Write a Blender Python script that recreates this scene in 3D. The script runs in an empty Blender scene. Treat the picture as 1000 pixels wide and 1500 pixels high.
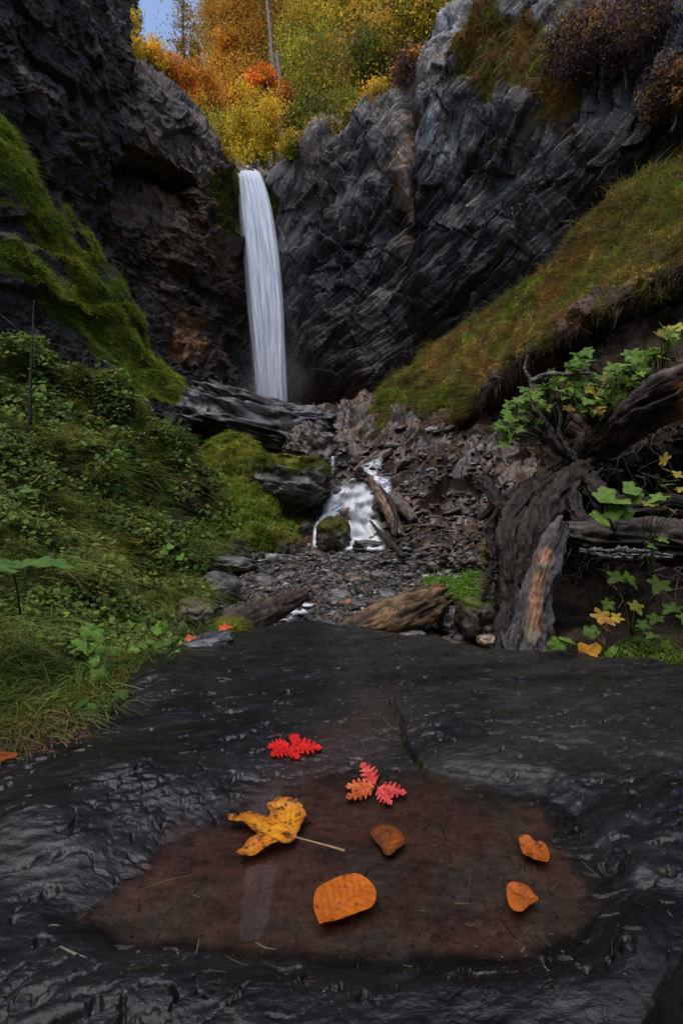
import bpy, math
import numpy as np
from mathutils import Vector, geometry as mgeo

RG = np.random.default_rng(11)
FPX, HY, CZ = 667.0, 795.0, 0.47          # lens in photo pixels, horizon row, eye height over the pool
CAM = np.array([0.0, 0.0, CZ])
COL = bpy.context.scene.collection


def P(px, py, d):
    """a point seen at a photo position, at distance d in front of the viewer"""
    return np.array([(px - 500.0) / FPX * d, d, CZ + (HY - py) / FPX * d])


def G(px, py, z=0.0):
    """a point of the level z seen at a photo position"""
    d = (CZ - z) * FPX / (py - HY)
    return np.array([(px - 500.0) / FPX * d, d, z])


# ------------------------------------------------------------------ noise
_grad = RG.normal(size=(256, 3)); _grad /= np.linalg.norm(_grad, axis=1)[:, None]
_rnd = RG.random((4096, 4))


def _hash(i, j, k, seed=0):
    i = i.astype(np.int64); j = j.astype(np.int64); k = k.astype(np.int64)
    h = (i * 73856093) ^ (j * 19349663) ^ (k * 83492791) ^ (seed * 2654435761)
    h = (h ^ (h >> 13)) * 1274126177
    return (h ^ (h >> 16)) & 0x7fffffff


def perlin(p, seed=0):
    p = np.asarray(p, float); i = np.floor(p); f = p - i
    u = f * f * f * (f * (f * 6 - 15) + 10)
    r = 0
    for a in (0, 1):
        wa = u[:, 0] if a else 1 - u[:, 0]
        for b in (0, 1):
            wb = u[:, 1] if b else 1 - u[:, 1]
            for c in (0, 1):
                wc = u[:, 2] if c else 1 - u[:, 2]
                g = _grad[_hash(i[:, 0] + a, i[:, 1] + b, i[:, 2] + c, seed) & 255]
                d = g[:, 0] * (f[:, 0] - a) + g[:, 1] * (f[:, 1] - b) + g[:, 2] * (f[:, 2] - c)
                r = r + wa * wb * wc * d
    return r * 1.5


def fbm(p, oct=4, seed=0, rough=0.5, scale=1.0):
    q = np.asarray(p, float) * scale; a = 1.0; t = 0; n = 0
    for o in range(oct):
        t = t + a * perlin(q, seed + o); n += a; a *= rough; q = q * 2.03 + 7.1
    return t / n


def ridged(p, oct=4, seed=0, scale=1.0):
    q = np.asarray(p, float) * scale; a = 1.0; t = 0; n = 0
    for o in range(oct):
        t = t + a * (1 - np.abs(perlin(q, seed + o)) * 2); n += a; a *= .5; q = q * 2.03 + 3.3
    return t / n


def facets(p, seed=0, tilt=1.0, step=0.5):
    """broken-rock facets: every Worley cell is a tilted plane of its own"""
    p = np.asarray(p, float); i = np.floor(p)
    best = np.full(len(p), 1e9); h = np.zeros(len(p))
    for a in (-1, 0, 1):
        for b in (-1, 0, 1):
            for c in (-1, 0, 1):
                k = _hash(i[:, 0] + a, i[:, 1] + b, i[:, 2] + c, seed) & 4095
                r = _rnd[k]; q = p - (i + (a, b, c) + r[:, :3])
                d = (q * q).sum(1); m = d < best
                r2 = _rnd[(k * 7 + 13) & 4095] - .5
                hh = (r[:, 3] - .5) * step + (q * r2[:, :3]).sum(1) * 2 * tilt
                best = np.where(m, d, best); h = np.where(m, hh, h)
    return h


def sst(a, b, x):
    t = np.clip((x - a) / (b - a), 0, 1)
    return t * t * (3 - 2 * t)


def sdf_poly(x, y, poly):
    """signed distance to a polygon, positive inside"""
    poly = np.asarray(poly, float); n = len(poly)
    best = np.full(len(x), 1e18); ins = np.zeros(len(x), bool)
    for i in range(n):
        ax, ay = poly[i]; bx, by = poly[(i + 1) % n]
        ex, ey = bx - ax, by - ay
        t = np.clip(((x - ax) * ex + (y - ay) * ey) / (ex * ex + ey * ey), 0, 1)
        best = np.minimum(best, (x - ax - t * ex) ** 2 + (y - ay - t * ey) ** 2)
        c = ((ay > y) != (by > y)) & (x < ex * (y - ay) / (ey if ey else 1e-9) + ax)
        ins ^= c
    return np.where(ins, 1, -1) * np.sqrt(best)


def sd_line(x, y, pts):
    best = np.full(len(x), 1e18)
    for (ax, ay), (bx, by) in zip(pts[:-1], pts[1:]):
        ex, ey = bx - ax, by - ay
        t = np.clip(((x - ax) * ex + (y - ay) * ey) / (ex * ex + ey * ey), 0, 1)
        best = np.minimum(best, (x - ax - t * ex) ** 2 + (y - ay - t * ey) ** 2)
    return np.sqrt(best)


# ------------------------------------------------------------------ meshes
def link(o):
    COL.objects.link(o); return o


def build(name, V, quads=None, tris=None, mat=None, parent=None, base=(0, 0, 0), smooth=True, attrs=None):
    base = np.asarray(base, float)
    V = np.asarray(V, float) - base
    me = bpy.data.meshes.new(name)
    me.vertices.add(len(V)); me.vertices.foreach_set('co', V.astype(np.float32).ravel())
    loops = []; tot = []
    if quads is not None and len(quads):
        q = np.asarray(quads, np.int32); loops.append(q.ravel()); tot.append(np.full(len(q), 4, np.int32))
    if tris is not None and len(tris):
        q = np.asarray(tris, np.int32); loops.append(q.ravel()); tot.append(np.full(len(q), 3, np.int32))
    L = np.concatenate(loops); T = np.concatenate(tot); S = np.concatenate([[0], np.cumsum(T)[:-1]]).astype(np.int32)
    me.loops.add(len(L)); me.loops.foreach_set('vertex_index', L)
    me.polygons.add(len(T)); me.polygons.foreach_set('loop_start', S); me.polygons.foreach_set('loop_total', T)
    me.polygons.foreach_set('use_smooth', np.full(len(T), smooth, bool))
    for k, a in (attrs or {}).items():
        a = np.asarray(a, np.float32)
        if a.ndim == 2:
            if a.shape[1] == 3: a = np.concatenate([a, np.ones((len(a), 1), np.float32)], 1)
            at = me.attributes.new(k, 'FLOAT_COLOR', 'POINT'); at.data.foreach_set('color', a.ravel())
        else:
            at = me.attributes.new(k, 'FLOAT', 'POINT'); at.data.foreach_set('value', a)
    me.update(calc_edges=True); me.validate()
    if mat: me.materials.append(mat)
    o = link(bpy.data.objects.new(name, me))
    if parent is not None:
        o.parent = parent
    else:
        o.location = base
    return o


def tag(o, label=None, cat=None, group=None, kind=None):
    if label: o['label'] = label
    if cat: o['category'] = cat
    if group: o['group'] = group
    if kind: o['kind'] = kind
    return o


def thing(name, label, cat, base, group=None):
    o = link(bpy.data.objects.new(name, None)); o.location = Vector(base); o.empty_display_size = .1
    return tag(o, label, cat, group)


class MB:
    """collects pieces that become one mesh"""
    def __init__(s): s.V = []; s.Q = []; s.T = []; s.C = []; s.n = 0

    def add(s, V, quads=None, tris=None, col=None):
        V = np.asarray(V, float)
        if quads is not None and len(quads): s.Q.append(np.asarray(quads) + s.n)
        if tris is not None and len(tris): s.T.append(np.asarray(tris) + s.n)
        s.V.append(V); s.n += len(V)
        c = np.asarray((0.2, 0.2, 0.2) if col is None else col, float)
        s.C.append(np.broadcast_to(c, (len(V), 3)) if c.ndim == 1 else c)

    def build(s, name, mat, parent=None, base=(0, 0, 0), smooth=True, extra=None):
        at = {'col': np.concatenate(s.C)}
        if extra: at.update(extra)
        return build(name, np.concatenate(s.V), np.concatenate(s.Q) if s.Q else None,
                     np.concatenate(s.T) if s.T else None, mat, parent, base, smooth, at)


def crom(A, n):
    """Catmull-Rom resampling of the first axis to n samples"""
    A = np.asarray(A, float); m = len(A)
    E = np.concatenate([2 * A[:1] - A[1:2], A, 2 * A[-1:] - A[-2:-1]])
    t = np.linspace(0, m - 1, n); i = np.minimum(t.astype(int), m - 2); f = (t - i).reshape((-1,) + (1,) * (A.ndim - 1))
    a, b, c, d = E[i], E[i + 1], E[i + 2], E[i + 3]
    return .5 * (2 * b + (c - a) * f + (2 * a - 5 * b + 4 * c - d) * f ** 2 + (3 * b - a - 3 * c + d) * f ** 3)


def grid_quads(nv, nu):
    i = np.arange(nv * nu).reshape(nv, nu)
    return np.stack([i[:-1, :-1], i[:-1, 1:], i[1:, 1:], i[1:, :-1]], -1).reshape(-1, 4)


def gnormals(Pg):
    du = np.gradient(Pg, axis=1); dv = np.gradient(Pg, axis=0)
    n = np.cross(du, dv); n /= np.linalg.norm(n, axis=2)[..., None] + 1e-12
    return n


class Patch:
    def __init__(s, rows, nu, nv, left=None):
        C = np.array([[P(*c) for c in r] for r in rows])
        if left is not None: C = np.concatenate([C[:, :1] + np.array(left), C], 1)
        s.nu, s.nv = nu, nv
        g = crom(C, nv); g = np.swapaxes(crom(np.swapaxes(g, 0, 1), nu), 0, 1)
        s.P = g; n = gnormals(g)
        m = n.reshape(-1, 3); v = CAM - g.reshape(-1, 3)
        if np.median((m * v).sum(1)) < 0: n = -n
        s.flip = np.median((m * v).sum(1)) < 0
        s.N = n

    def flat(s): return s.P.reshape(-1, 3), s.N.reshape(-1, 3)

    def px(s):
        p = s.P.reshape(-1, 3); return 500 + FPX * p[:, 0] / p[:, 1], HY - (p[:, 2] - CZ) / p[:, 1] * FPX

    def displace(s, h, vec=None):
        p, n = s.flat(); v = n if vec is None else np.asarray(vec)
        s.P = (p + v * h[:, None]).reshape(s.nv, s.nu, 3)
        n = gnormals(s.P)
        if (n * s.N).sum() < 0: n = -n
        s.N = n

    def mesh(s, name, mat, attrs, base=(0, 0, 0)):
        q = grid_quads(s.nv, s.nu)
        if not s.flip: q = q[:, ::-1]
        return build(name, s.P.reshape(-1, 3), q, None, mat, None, base, True, attrs)


def frame_of(d):
    d = d / (np.linalg.norm(d) + 1e-12)
    a = np.array([0, 0, 1.0]) if abs(d[2]) < .9 else np.array([1.0, 0, 0])
    x = np.cross(a, d); x /= np.linalg.norm(x); return x, np.cross(d, x)


def tube(pts, rad, seg=8, n=None, bump=0.0, bs=8.0, seed=0, cap=True):
    """a tapered limb through pts; returns verts, quads, tris, along-parameter"""
    pts = np.asarray(pts, float); rad = np.asarray(rad, float)
    if n: pts = crom(pts, n); rad = np.interp(np.linspace(0, 1, n), np.linspace(0, 1, len(rad)), rad)
    m = len(pts); tan = np.gradient(pts, axis=0)
    X, Y = frame_of(tan[0]); V = []
    ang = np.arange(seg) * 2 * math.pi / seg
    for i in range(m):
        t = tan[i] / (np.linalg.norm(tan[i]) + 1e-12)
        X = X - t * X.dot(t); X /= np.linalg.norm(X); Y = np.cross(t, X)
        V.append(pts[i] + rad[i] * (np.cos(ang)[:, None] * X + np.sin(ang)[:, None] * Y))
    V = np.array(V)
    if bump:
        c = pts[:, None, :]; d = V - c
        k = 1 + bump * fbm(V.reshape(-1, 3), 3, seed, .55, bs).reshape(m, seg, 1) * 2
        V = c + d * k
    V = V.reshape(-1, 3)
    i = np.arange(m * seg).reshape(m, seg); j = np.roll(i, -1, 1)
    Q = np.stack([i[:-1], j[:-1], j[1:], i[1:]], -1).reshape(-1, 4); T = np.zeros((0, 3), int)
    if cap:
        V = np.concatenate([V, pts[:1], pts[-1:]]); a, b = m * seg, m * seg + 1
        T = np.concatenate([np.stack([j[0], i[0], np.full(seg, a)], -1), np.stack([i[-1], j[-1], np.full(seg, b)], -1)])
    return V, Q, T


_ico = {}


def ico(sub):
    if sub not in _ico:
        import bmesh
        bm = bmesh.new(); bmesh.ops.create_icosphere(bm, subdivisions=sub, radius=1)
        _ico[sub] = (np.array([v.co[:] for v in bm.verts]), np.array([[v.index for v in f.verts] for f in bm.faces])); bm.free()
    return _ico[sub]


def rotm(rx, ry, rz):
    from mathutils import Euler
    return np.array(Euler((rx, ry, rz)).to_matrix())


def stone(size, seed, sub=4, rot=(0, 0, 0), rough=.16, flat=.0, strata=0.0, boxy=0.0, fs=1.6):
    V, T = ico(sub); V = V.copy()
    if boxy: V = np.sign(V) * np.abs(V) ** (1 - boxy); 
    n = V / np.linalg.norm(V, axis=1)[:, None]
    q = n * fs + seed * 5.3
    h = facets(q, seed, .55, .5) * rough * 1.6 + fbm(q, 4, seed, .55, 1.6) * rough * .8
    V = V * (1 + h[:, None])
    V = V * np.asarray(size)
    if strata:
        s = V[:, 2] / strata + fbm(V, 2, seed, .5, 2.0) * 1.2
        r = _rnd[(np.floor(s).astype(int) * 37 + seed) & 4095, 0]
        V[:, :2] *= (1 + (r[:, None] - .5) * .13)
    return V @ rotm(*rot).T, T


# ------------------------------------------------------------------ materials
class Mat:
    def __init__(s, name):
        s.m = bpy.data.materials.new(name); s.m.use_nodes = True; s.t = s.m.node_tree; s.t.nodes.clear()
        s.out = s.n('ShaderNodeOutputMaterial')

    def n(s, typ, **kw):
        x = s.t.nodes.new(typ)
        for k, v in kw.items():
            if hasattr(x, k) and k not in ('Scale',): setattr(x, k, v)
        return x

    def l(s, a, b): s.t.links.new(a, b)

    def setin(s, node, name, v):
        if isinstance(v, bpy.types.NodeSocket): s.l(v, node.inputs[name])
        else: node.inputs[name].default_value = v

    def obj(s): return s.n('ShaderNodeTexCoord').outputs['Object']

    def mapping(s, vec, rot=(0, 0, 0), scale=(1, 1, 1)):
        """rot: the direction that becomes the local z axis (none: unchanged), then scaled"""
        x = s.n('ShaderNodeMapping'); x.vector_type = 'TEXTURE'; s.l(vec, x.inputs['Vector'])
        x.inputs['Rotation'].default_value = Vector(rot).to_track_quat('Z', 'Y').to_euler() if any(rot) else (0, 0, 0)
        x.inputs['Scale'].default_value = [1.0 / k for k in scale]
        return x.outputs[0]

    def noise(s, vec, scale, detail=6, rough=.6, dist=0.0):
        x = s.n('ShaderNodeTexNoise'); s.l(vec, x.inputs['Vector'])
        x.inputs['Scale'].default_value = scale; x.inputs['Detail'].default_value = detail
        x.inputs['Roughness'].default_value = rough; x.inputs['Distortion'].default_value = dist
        return x.outputs['Fac']

    def vor(s, vec, scale, feat='F1', out='Distance'):
        x = s.n('ShaderNodeTexVoronoi'); x.feature = feat; s.l(vec, x.inputs['Vector']); x.inputs['Scale'].default_value = scale
        return x.outputs[out]

    def mr(s, v, a, b, c, d):
        x = s.n('ShaderNodeMapRange'); s.l(v, x.inputs['Value'])
        for i, w in zip((1, 2, 3, 4), (a, b, c, d)): s.setin(x, i, w)
        return x.outputs[0]

    def math(s, op, a, b=0.0, c=0.0):
        x = s.n('ShaderNodeMath'); x.operation = op
        for i, w in enumerate((a, b, c)): s.setin(x, i, w)
        return x.outputs[0]

    def vmul(s, col, fac):
        x = s.n('ShaderNodeVectorMath'); x.operation = 'SCALE'; s.setin(x, 0, col); s.setin(x, 'Scale', fac); return x.outputs[0]

    def mix(s, f, a, b):
        x = s.n('ShaderNodeMix'); x.data_type = 'RGBA'; s.setin(x, 0, f); s.setin(x, 6, a); s.setin(x, 7, b); return x.outputs[2]

    def attr(s, name, fac=False):
        x = s.n('ShaderNodeAttribute'); x.attribute_name = name; return x.outputs['Fac' if fac else 'Color']

    def bump(s, h, strength, dist, nrm=None):
        x = s.n('ShaderNodeBump'); s.l(h, x.inputs['Height']); x.inputs['Strength'].default_value = strength
        x.inputs['Distance'].default_value = dist
        if nrm is not None: s.l(nrm, x.inputs['Normal'])
        return x.outputs[0]

    def principled(s, col, rough, nrm=None, spec=.5, **kw):
        x = s.n('ShaderNodeBsdfPrincipled'); s.setin(x, 'Base Color', col); s.setin(x, 'Roughness', rough)
        s.setin(x, 'Specular IOR Level', spec)
        if nrm is not None: s.l(nrm, x.inputs['Normal'])
        for k, v in kw.items(): s.setin(x, k, v)
        return x.outputs[0]

    def done(s, sh): s.l(sh, s.out.inputs['Surface']); return s.m


def mat_rock(name, rough=(.3, .6), spec=.5, rot=(0, 0, 0), stretch=(1, 1, 5), bscale=3.0, bump=.5, bdist=.05,
             fine=30.0, cvar=(.45, 1.6), cscale=2.5, calm=False, bed=False):
    """rock: tint from the 'col' attribute, dry moss where 'moss' is 1"""
    m = Mat(name); o = m.obj(); mp = m.mapping(o, rot, stretch)
    if bed:      # follow the bent beds
        sp_ = m.n('ShaderNodeSeparateXYZ'); m.l(m.mapping(o, rot, (1, 1, 1)), sp_.inputs[0]); cb = m.n('ShaderNodeCombineXYZ')
        for i_, (src, k_) in enumerate(((sp_.outputs[0], stretch[0]), (sp_.outputs[1], stretch[1]), (m.attr('bed', True), stretch[2]))): m.l(m.math('MULTIPLY', src, k_), cb.inputs[i_])
        mp = cb.outputs[0]
    n1 = m.noise(mp, bscale, 11, .66, .12); n2 = m.noise(o, fine, 8, .65); n3 = m.noise(o, cscale, 9, .7)
    moss = m.attr('moss', True)
    v = m.mr(m.math('ADD', m.math('MULTIPLY', n1, .55), m.math('MULTIPLY', n3, .45)), .38, .62, cvar[0], cvar[1])
    v = m.math('MULTIPLY', v, m.mr(n2, .3, .7, .65, 1.35))
    col = m.vmul(m.attr('col'), v)
    h = m.math('ADD', n1, m.math('MULTIPLY', n2, .18))
    nb = m.bump(h, bump, bdist)
    if calm: m.l(m.math('MULTIPLY', m.math('SUBTRACT', 1.0, moss), bump), nb.node.inputs['Strength'])
    rg = m.mr(m.noise(o, cscale * 1.7, 5, .6), .35, .65, rough[0], rough[1])
    rg = m.math('MAXIMUM', rg, m.math('MULTIPLY', moss, .95)) if not calm else m.mr(m.math('MAXIMUM', moss, m.attr('dry', True)), 0.0, 1.0, rg, .72)
    sp = m.math('MULTIPLY', m.math('SUBTRACT', 1.0, m.math('MULTIPLY', moss, .85)), spec)
    return m.done(m.principled(col, rg, nb, sp))


def mat_col(name, rough=.6, spec=.3, trans=0.0, nscale=0, nv=(.7, 1.3), bump=0, bscale=40, bdist=.01, stretch=(1, 1, 1)):
    """tint from the 'col' attribute; thin leaves let light through"""
    m = Mat(name); c = m.attr('col'); o = m.obj(); nb = None
    if nscale: c = m.vmul(c, m.mr(m.noise(m.mapping(o, (0, 0, 0), stretch), nscale, 7, .65), .35, .65, *nv))
    if bump: nb = m.bump(m.noise(m.mapping(o, (0, 0, 0), stretch), bscale, 8, .65), bump, bdist)
    sh = m.principled(c, rough, nb, spec)
    if trans:
        t = m.n('ShaderNodeBsdfTranslucent'); m.l(c, t.inputs['Color']); x = m.n('ShaderNodeMixShader')
        x.inputs[0].default_value = trans; m.l(sh, x.inputs[1]); m.l(t.outputs[0], x.inputs[2]); sh = x.outputs[0]
    return m.done(sh)


M_CLIFF = mat_rock('cliff_rock', (.26, .55), .6, (-.62, .42, .66), (.45, .45, 5.5), 1.5, 1.0, .14, 16, cscale=1.1, cvar=(.25, 2.0), bed=True)
M_CLIFF2 = mat_rock('gorge_rock', (.32, .65), .5, (.22, -.12, .97), (.6, .6, 3.5), 1.6, .9, .12, 12, cscale=1.1, cvar=(.35, 1.8))
M_SOIL = mat_rock('earth', (.6, .9), .25, (0, 0, 0), (1, 1, 3), 4, .7, .05, 30)
M_SLAB = mat_rock('wet_slate', (.04, .30), .5, (0, 0, 0), (1, 1.9, 1), 34, .7, .006, 210, cscale=6, cvar=(.45, 1.6), calm=True)
M_STONE = mat_rock('stone', (.3, .6), .5, (-.25, .1, .96), (1, 1, 4), 5, .6, .02, 60, cscale=6)
M_GRASS = mat_col('grass_blades', .5, .25, .3)
M_LEAF = mat_col('leaves', .55, .2, .42)
M_WOOD = mat_col('wood', .55, .35, 0, 14, (.3, 1.7), 1.0, 45, .02, (1, 1, 1))
M_BARK = mat_col('bark', .75, .2, 0, 14, (.4, 1.5), 1, 30, .02)
# ================================================================== rock and slopes
def strata(p, nb, freq, seed, warp=.35, wscale=.35, lat=.22, s0=None):
    """layered break-outs: a bed-by-bed offset that changes along each bed"""
    nb = np.asarray(nb, float); nb /= np.linalg.norm(nb)
    x, y = frame_of(nb)
    s = ((p @ nb) if s0 is None else s0) * freq + fbm(p, 3, seed, .5, wscale) * warp * freq
    k = np.floor(s); f = s - k
    a = np.stack([k * 7.31, (p @ x) * freq * lat, (p @ y) * freq * lat], 1)
    r = perlin(a, seed + 3)
    return r * 1.1 + (f - .5) * .55


def rgb(*c): return np.array(c, float)


def lerp(a, b, t): return a * (1 - t[:, None]) + b * t[:, None]


ROCK_D = rgb(.030, .029, .031); ROCK_L = rgb(.115, .115, .125); ROCK_B = rgb(.070, .046, .032)
OCHRE = rgb(.20, .095, .035); MOSS = rgb(.050, .075, .012); MOSS2 = rgb(.11, .11, .018); RUST = rgb(.17, .075, .018)

# ---- right-hand cliff of slanting beds
def rows(pys, pxs, ds): return [[(x, y, d) for x, y, d in zip(pxs, r, q)] for r, q in zip(pys, ds)]

cx = [392, 432, 500, 560, 600, 640, 690, 760, 860, 980, 1150, 1400]
CR = Patch(rows(
    [[300, 262, 238, 190, 150, 100, 20, -60, -120, -160, -200, -260],
     [266, 226, 206, 152, 112, 62, -20, -90, -150, -190, -230, -300],
     [330, 310, 290, 250, 225, 190, 140, 90, 50, 20, 0, -20],
     [420, 410, 390, 370, 350, 325, 290, 240, 190, 150, 120, 100],
     [500, 500, 480, 465, 455, 440, 410, 370, 310, 260, 230, 210],
     [580, 575, 565, 555, 545, 530, 510, 480, 430, 370, 330, 300],
     [660, 660, 650, 640, 630, 620, 610, 590, 560, 520, 480, 440]],
    cx,
    [[20, 19, 18, 17, 16.5, 16, 15, 14, 13, 12, 11, 10],
     [15.6, 15, 14.2, 13.4, 12.9, 12.5, 11.9, 11.3, 10.4, 9.4, 8.3, 7],
     [15.6, 14.8, 13.8, 12.9, 12.3, 12, 11.4, 10.6, 9.6, 8.6, 7.5, 6.2],
     [15.6, 14.9, 13.9, 13.1, 12.6, 12.2, 11.6, 10.8, 9.8, 8.7, 7.5, 6.2],
     [15.7, 15.0, 14.0, 13.3, 12.8, 12.4, 11.9, 11.1, 10, 9, 7.8, 6.5],
     [15.8, 15.1, 14.2, 13.5, 13.0, 12.7, 12.2, 11.5, 10.4, 9.3, 8.1, 6.8],
     [16.2, 15.5, 14.7, 13.9, 13.5, 13.1, 12.6, 11.9, 10.9, 9.8, 8.6, 7.3]]), 620, 560)
p, n = CR.flat(); ux, uy = CR.px()
NBR = (-.62, .42, .66)
wz = sst(4.5, 12, p[:, 2] + fbm(p, 2, 28, .5, .15) * 4)
bed = (p @ rgb(-.66, .40, .64)) * wz + ((p - (3, 12, 8)) @ rgb(-.40, .30, .87) + rgb(3, 12, 8) @ rgb(-.66, .40, .64)) * (1 - wz)
bed = bed + fbm(p, 3, 27, .5, .28) * .40 + fbm(p, 3, 26, .5, 1.0) * .16; CR.bed = bed
big = strata(p, NBR, .55, 21, .5, .12, .3, bed)
env = .45 + .9 * sst(-.3, .35, fbm(p, 3, 29, .5, .5))
h = big * .60 + strata(p, NBR, 1.3, 22, .25, .25, .35, bed) * .42 + (strata(p, NBR, 3.4, 23, .2, .5, .25, bed) * .24 + strata(p, NBR, 7, 24, .15, .8, .2, bed) * .13) * env
h += facets(p * .4, 5, .6, .7) * .26 + facets(p * 1.1, 6, .6, .6) * .13 + facets(p * 3.2, 7, .5, .5) * .06 + fbm(p, 5, 3, .55, .8) * .12
h += -np.exp(-((ux - (598 - (uy - 170) * .03)) / 9) ** 2) * .5 * sst(80, 180, uy) * sst(430, 300, uy)
CR.displace(h * (.3 + .7 * sst(400, 480, ux)) * sst(-.2, .15, np.repeat(np.linspace(0, 1, CR.nv), CR.nu)))
p, n = CR.flat()
lt = sst(.0, .55, strata(p, NBR, 4.0, 31, .2, .5, .25, CR.bed) * 1.0 + fbm(p, 4, 8, .6, .9) * .9 + .15 * sst(620, 760, ux) * sst(480, 200, uy))
c = lerp(ROCK_D * .6, ROCK_L * (1, .93, .84), lt * .62)
c = lerp(c, ROCK_B, sst(.05, .4, fbm(p, 4, 40, .6, .35)) * .55 + .75 * sst(500, 600, uy + (ux - 430) * .25) * sst(700, 600, ux))
oc = np.exp(-((ux - (590 - (uy - 170) * .08)) / 12) ** 2) * sst(150, 190, uy) * sst(420, 330, uy) + np.exp(-((ux - 470) / 14) ** 2) * sst(210, 240, uy) * sst(330, 290, uy) * .5
c = lerp(c, rgb(.33, .2, .13), np.clip(oc * sst(-.15, .15, fbm(p, 3, 51, .6, 2.2)) * 1.0, 0, 1))
pale = np.exp(-((ux - 655) / 22) ** 2 - ((uy - 70) / 55) ** 2) + np.exp(-((ux - 735) / 22) ** 2 - ((uy - 120) / 60) ** 2) * .9 + np.exp(-((ux - 640) / 30) ** 2 - ((uy - 200) / 50) ** 2) * .9 + np.exp(-((ux - 730) / 30) ** 2 - ((uy - 10) / 25) ** 2)
c = lerp(c, rgb(.26, .27, .29), np.clip(pale, 0, 1) * sst(-.1, .25, strata(p, NBR, 3, 33, .3, .5, .2, CR.bed)) * .9)
mz = np.exp(-((ux - 700) / 32) ** 2 - ((uy - 70) / 70) ** 2) + np.exp(-((ux - 770) / 60) ** 2 - ((uy - 85) / 50) ** 2) + np.exp(-((ux - 820) / 40) ** 2 - ((uy - 150) / 60) ** 2) * .6
mo = np.clip(sst(.25, .6, mz + fbm(p, 4, 61, .6, 1.4) * .7) + sst(.5, .8, n[:, 2] + fbm(p, 3, 62, .6, 1.2) * .4) * .3 * sst(400, 100, uy), 0, 1)
mo2 = sst(.3, .5, np.exp(-((ux - 395) / 16) ** 2) * sst(260, 300, uy) * sst(480, 400, uy) + fbm(p, 3, 63, .6, 2) * .35)
c = lerp(c, RUST, mo * sst(-.2, .2, fbm(p, 3, 64, .6, 1.1))); c = lerp(c, MOSS2 * .8, mo * sst(.2, -.2, fbm(p, 3, 64, .6, 1.1)))
c = lerp(c, MOSS * .5, mo2)
CR.moss = mo
tag(CR.mesh('cliff', M_CLIFF, {'bed': CR.bed, 'col': c, 'moss': np.clip(mo + mo2, 0, 1)}), 'dark cliff of slanting slate beds right of the waterfall', 'cliff', kind='structure')

# ---- left-hand cliff behind, with the hollow and the wall behind the fall
lx = [60, 140, 205, 262, 303, 325, 345, 385, 440]
CL = Patch(rows(
    [[70, 95, 120, 175, 225, 270, 300, 300, 300],
     [60, 80, 95, 146, 192, 238, 262, 268, 268],
     [150, 150, 160, 195, 225, 268, 300, 320, 320],
     [215, 215, 225, 245, 260, 300, 330, 360, 360],
     [262, 262, 268, 290, 312, 340, 370, 400, 400],
     [330, 330, 330, 350, 370, 395, 420, 440, 440],
     [420, 420, 420, 440, 455, 470, 480, 500, 500],
     [530, 530, 530, 540, 545, 555, 560, 570, 570],
     [680, 680, 680, 680, 680, 680, 680, 680, 680]],
    lx,
    [[18, 18, 18, 18, 18, 18, 18, 18, 18],
     [11.5, 12, 12.3, 12.8, 13.3, 14, 15.4, 16.3, 16.4],
     [11, 11.3, 11.6, 12.2, 12.8, 13.7, 15.2, 16.2, 16.4],
     [10.8, 11.1, 11.6, 12.1, 12.6, 13.5, 15.2, 16.2, 16.4],
     [11.3, 12, 13.2, 12.9, 12.8, 13.6, 15.2, 16.2, 16.4],
     [11, 11.6, 12.2, 12.7, 13.2, 14, 15.3, 16.2, 16.4],
     [11.1, 12, 12.6, 13.2, 13.9, 14.8, 15.6, 16.3, 16.5],
     [11, 11.7, 12.4, 13.1, 13.8, 14.7, 15.6, 16.3, 16.5],
     [11, 11.7, 12.4, 13.1, 13.8, 14.7, 15.6, 16.3, 16.5]]), 420, 560)
p, n = CL.flat(); ux, uy = CL.px(); NBL = (.22, -.12, .97)
low = sst(230, 300, uy)
h = (strata(p, NBL, .8, 71, .7, .2) * .38 + strata(p, NBL, 2.4, 72, .5, .5) * .16 + strata(p, NBL, 7, 73, .3, 1) * .05) * (.35 + .65 * low)
h += facets(p * .55, 15, .6, .6) * .5 + facets(p * 1.6, 16, .7, .7) * .22 + facets(p * 4, 17, .7, .7) * .10 + facets(p * 9, 18, .6, .6) * .035 + ridged(p, 3, 19, 2.2) * .10 + fbm(p, 6, 13, .6, .9) * .22
vr = np.repeat(np.linspace(0, 1, CL.nv), CL.nu)
CL.displace(h * sst(.0, .12, vr))
p, n = CL.flat()
c = lerp(ROCK_D * (1.15, .95, .8), rgb(.145, .095, .068), sst(.0, .5, fbm(p, 5, 81, .65, .9) + .25 * (1 - low)) * .8)
c = lerp(c, rgb(.13, .072, .040), np.clip(sst(-.15, .3, fbm(p, 4, 82, .6, .6)) * (.3 + .6 * low), 0, 1))
oc = np.exp(-((ux - 275) / 26) ** 2 - ((uy - 495) / 40) ** 2) + .5 * np.exp(-((ux - 330) / 28) ** 2 - ((uy - 265) / 40) ** 2)
c = lerp(c, OCHRE * 1.3, sst(.25, .6, oc + fbm(p, 4, 83, .6, 1.6) * .5) * .85)
mo = sst(.35, .5, np.exp(-((ux - 330) / 15) ** 4) * sst(235, 260, uy) * sst(360, 320, uy) + fbm(p, 3, 84, .6, 2) * .3)
mo = np.clip(mo + sst(.55, .75, n[:, 2] + fbm(p, 3, 85, .6, 1.5) * .4) * sst(260, 200, uy) * .7, 0, 1)
c = lerp(c, MOSS * .75, mo)
CL.moss = mo
tag(CL.mesh('cliff', M_CLIFF2, {'col': c, 'moss': mo}), 'brown layered cliff left of and behind the waterfall', 'cliff', kind='structure')

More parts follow.
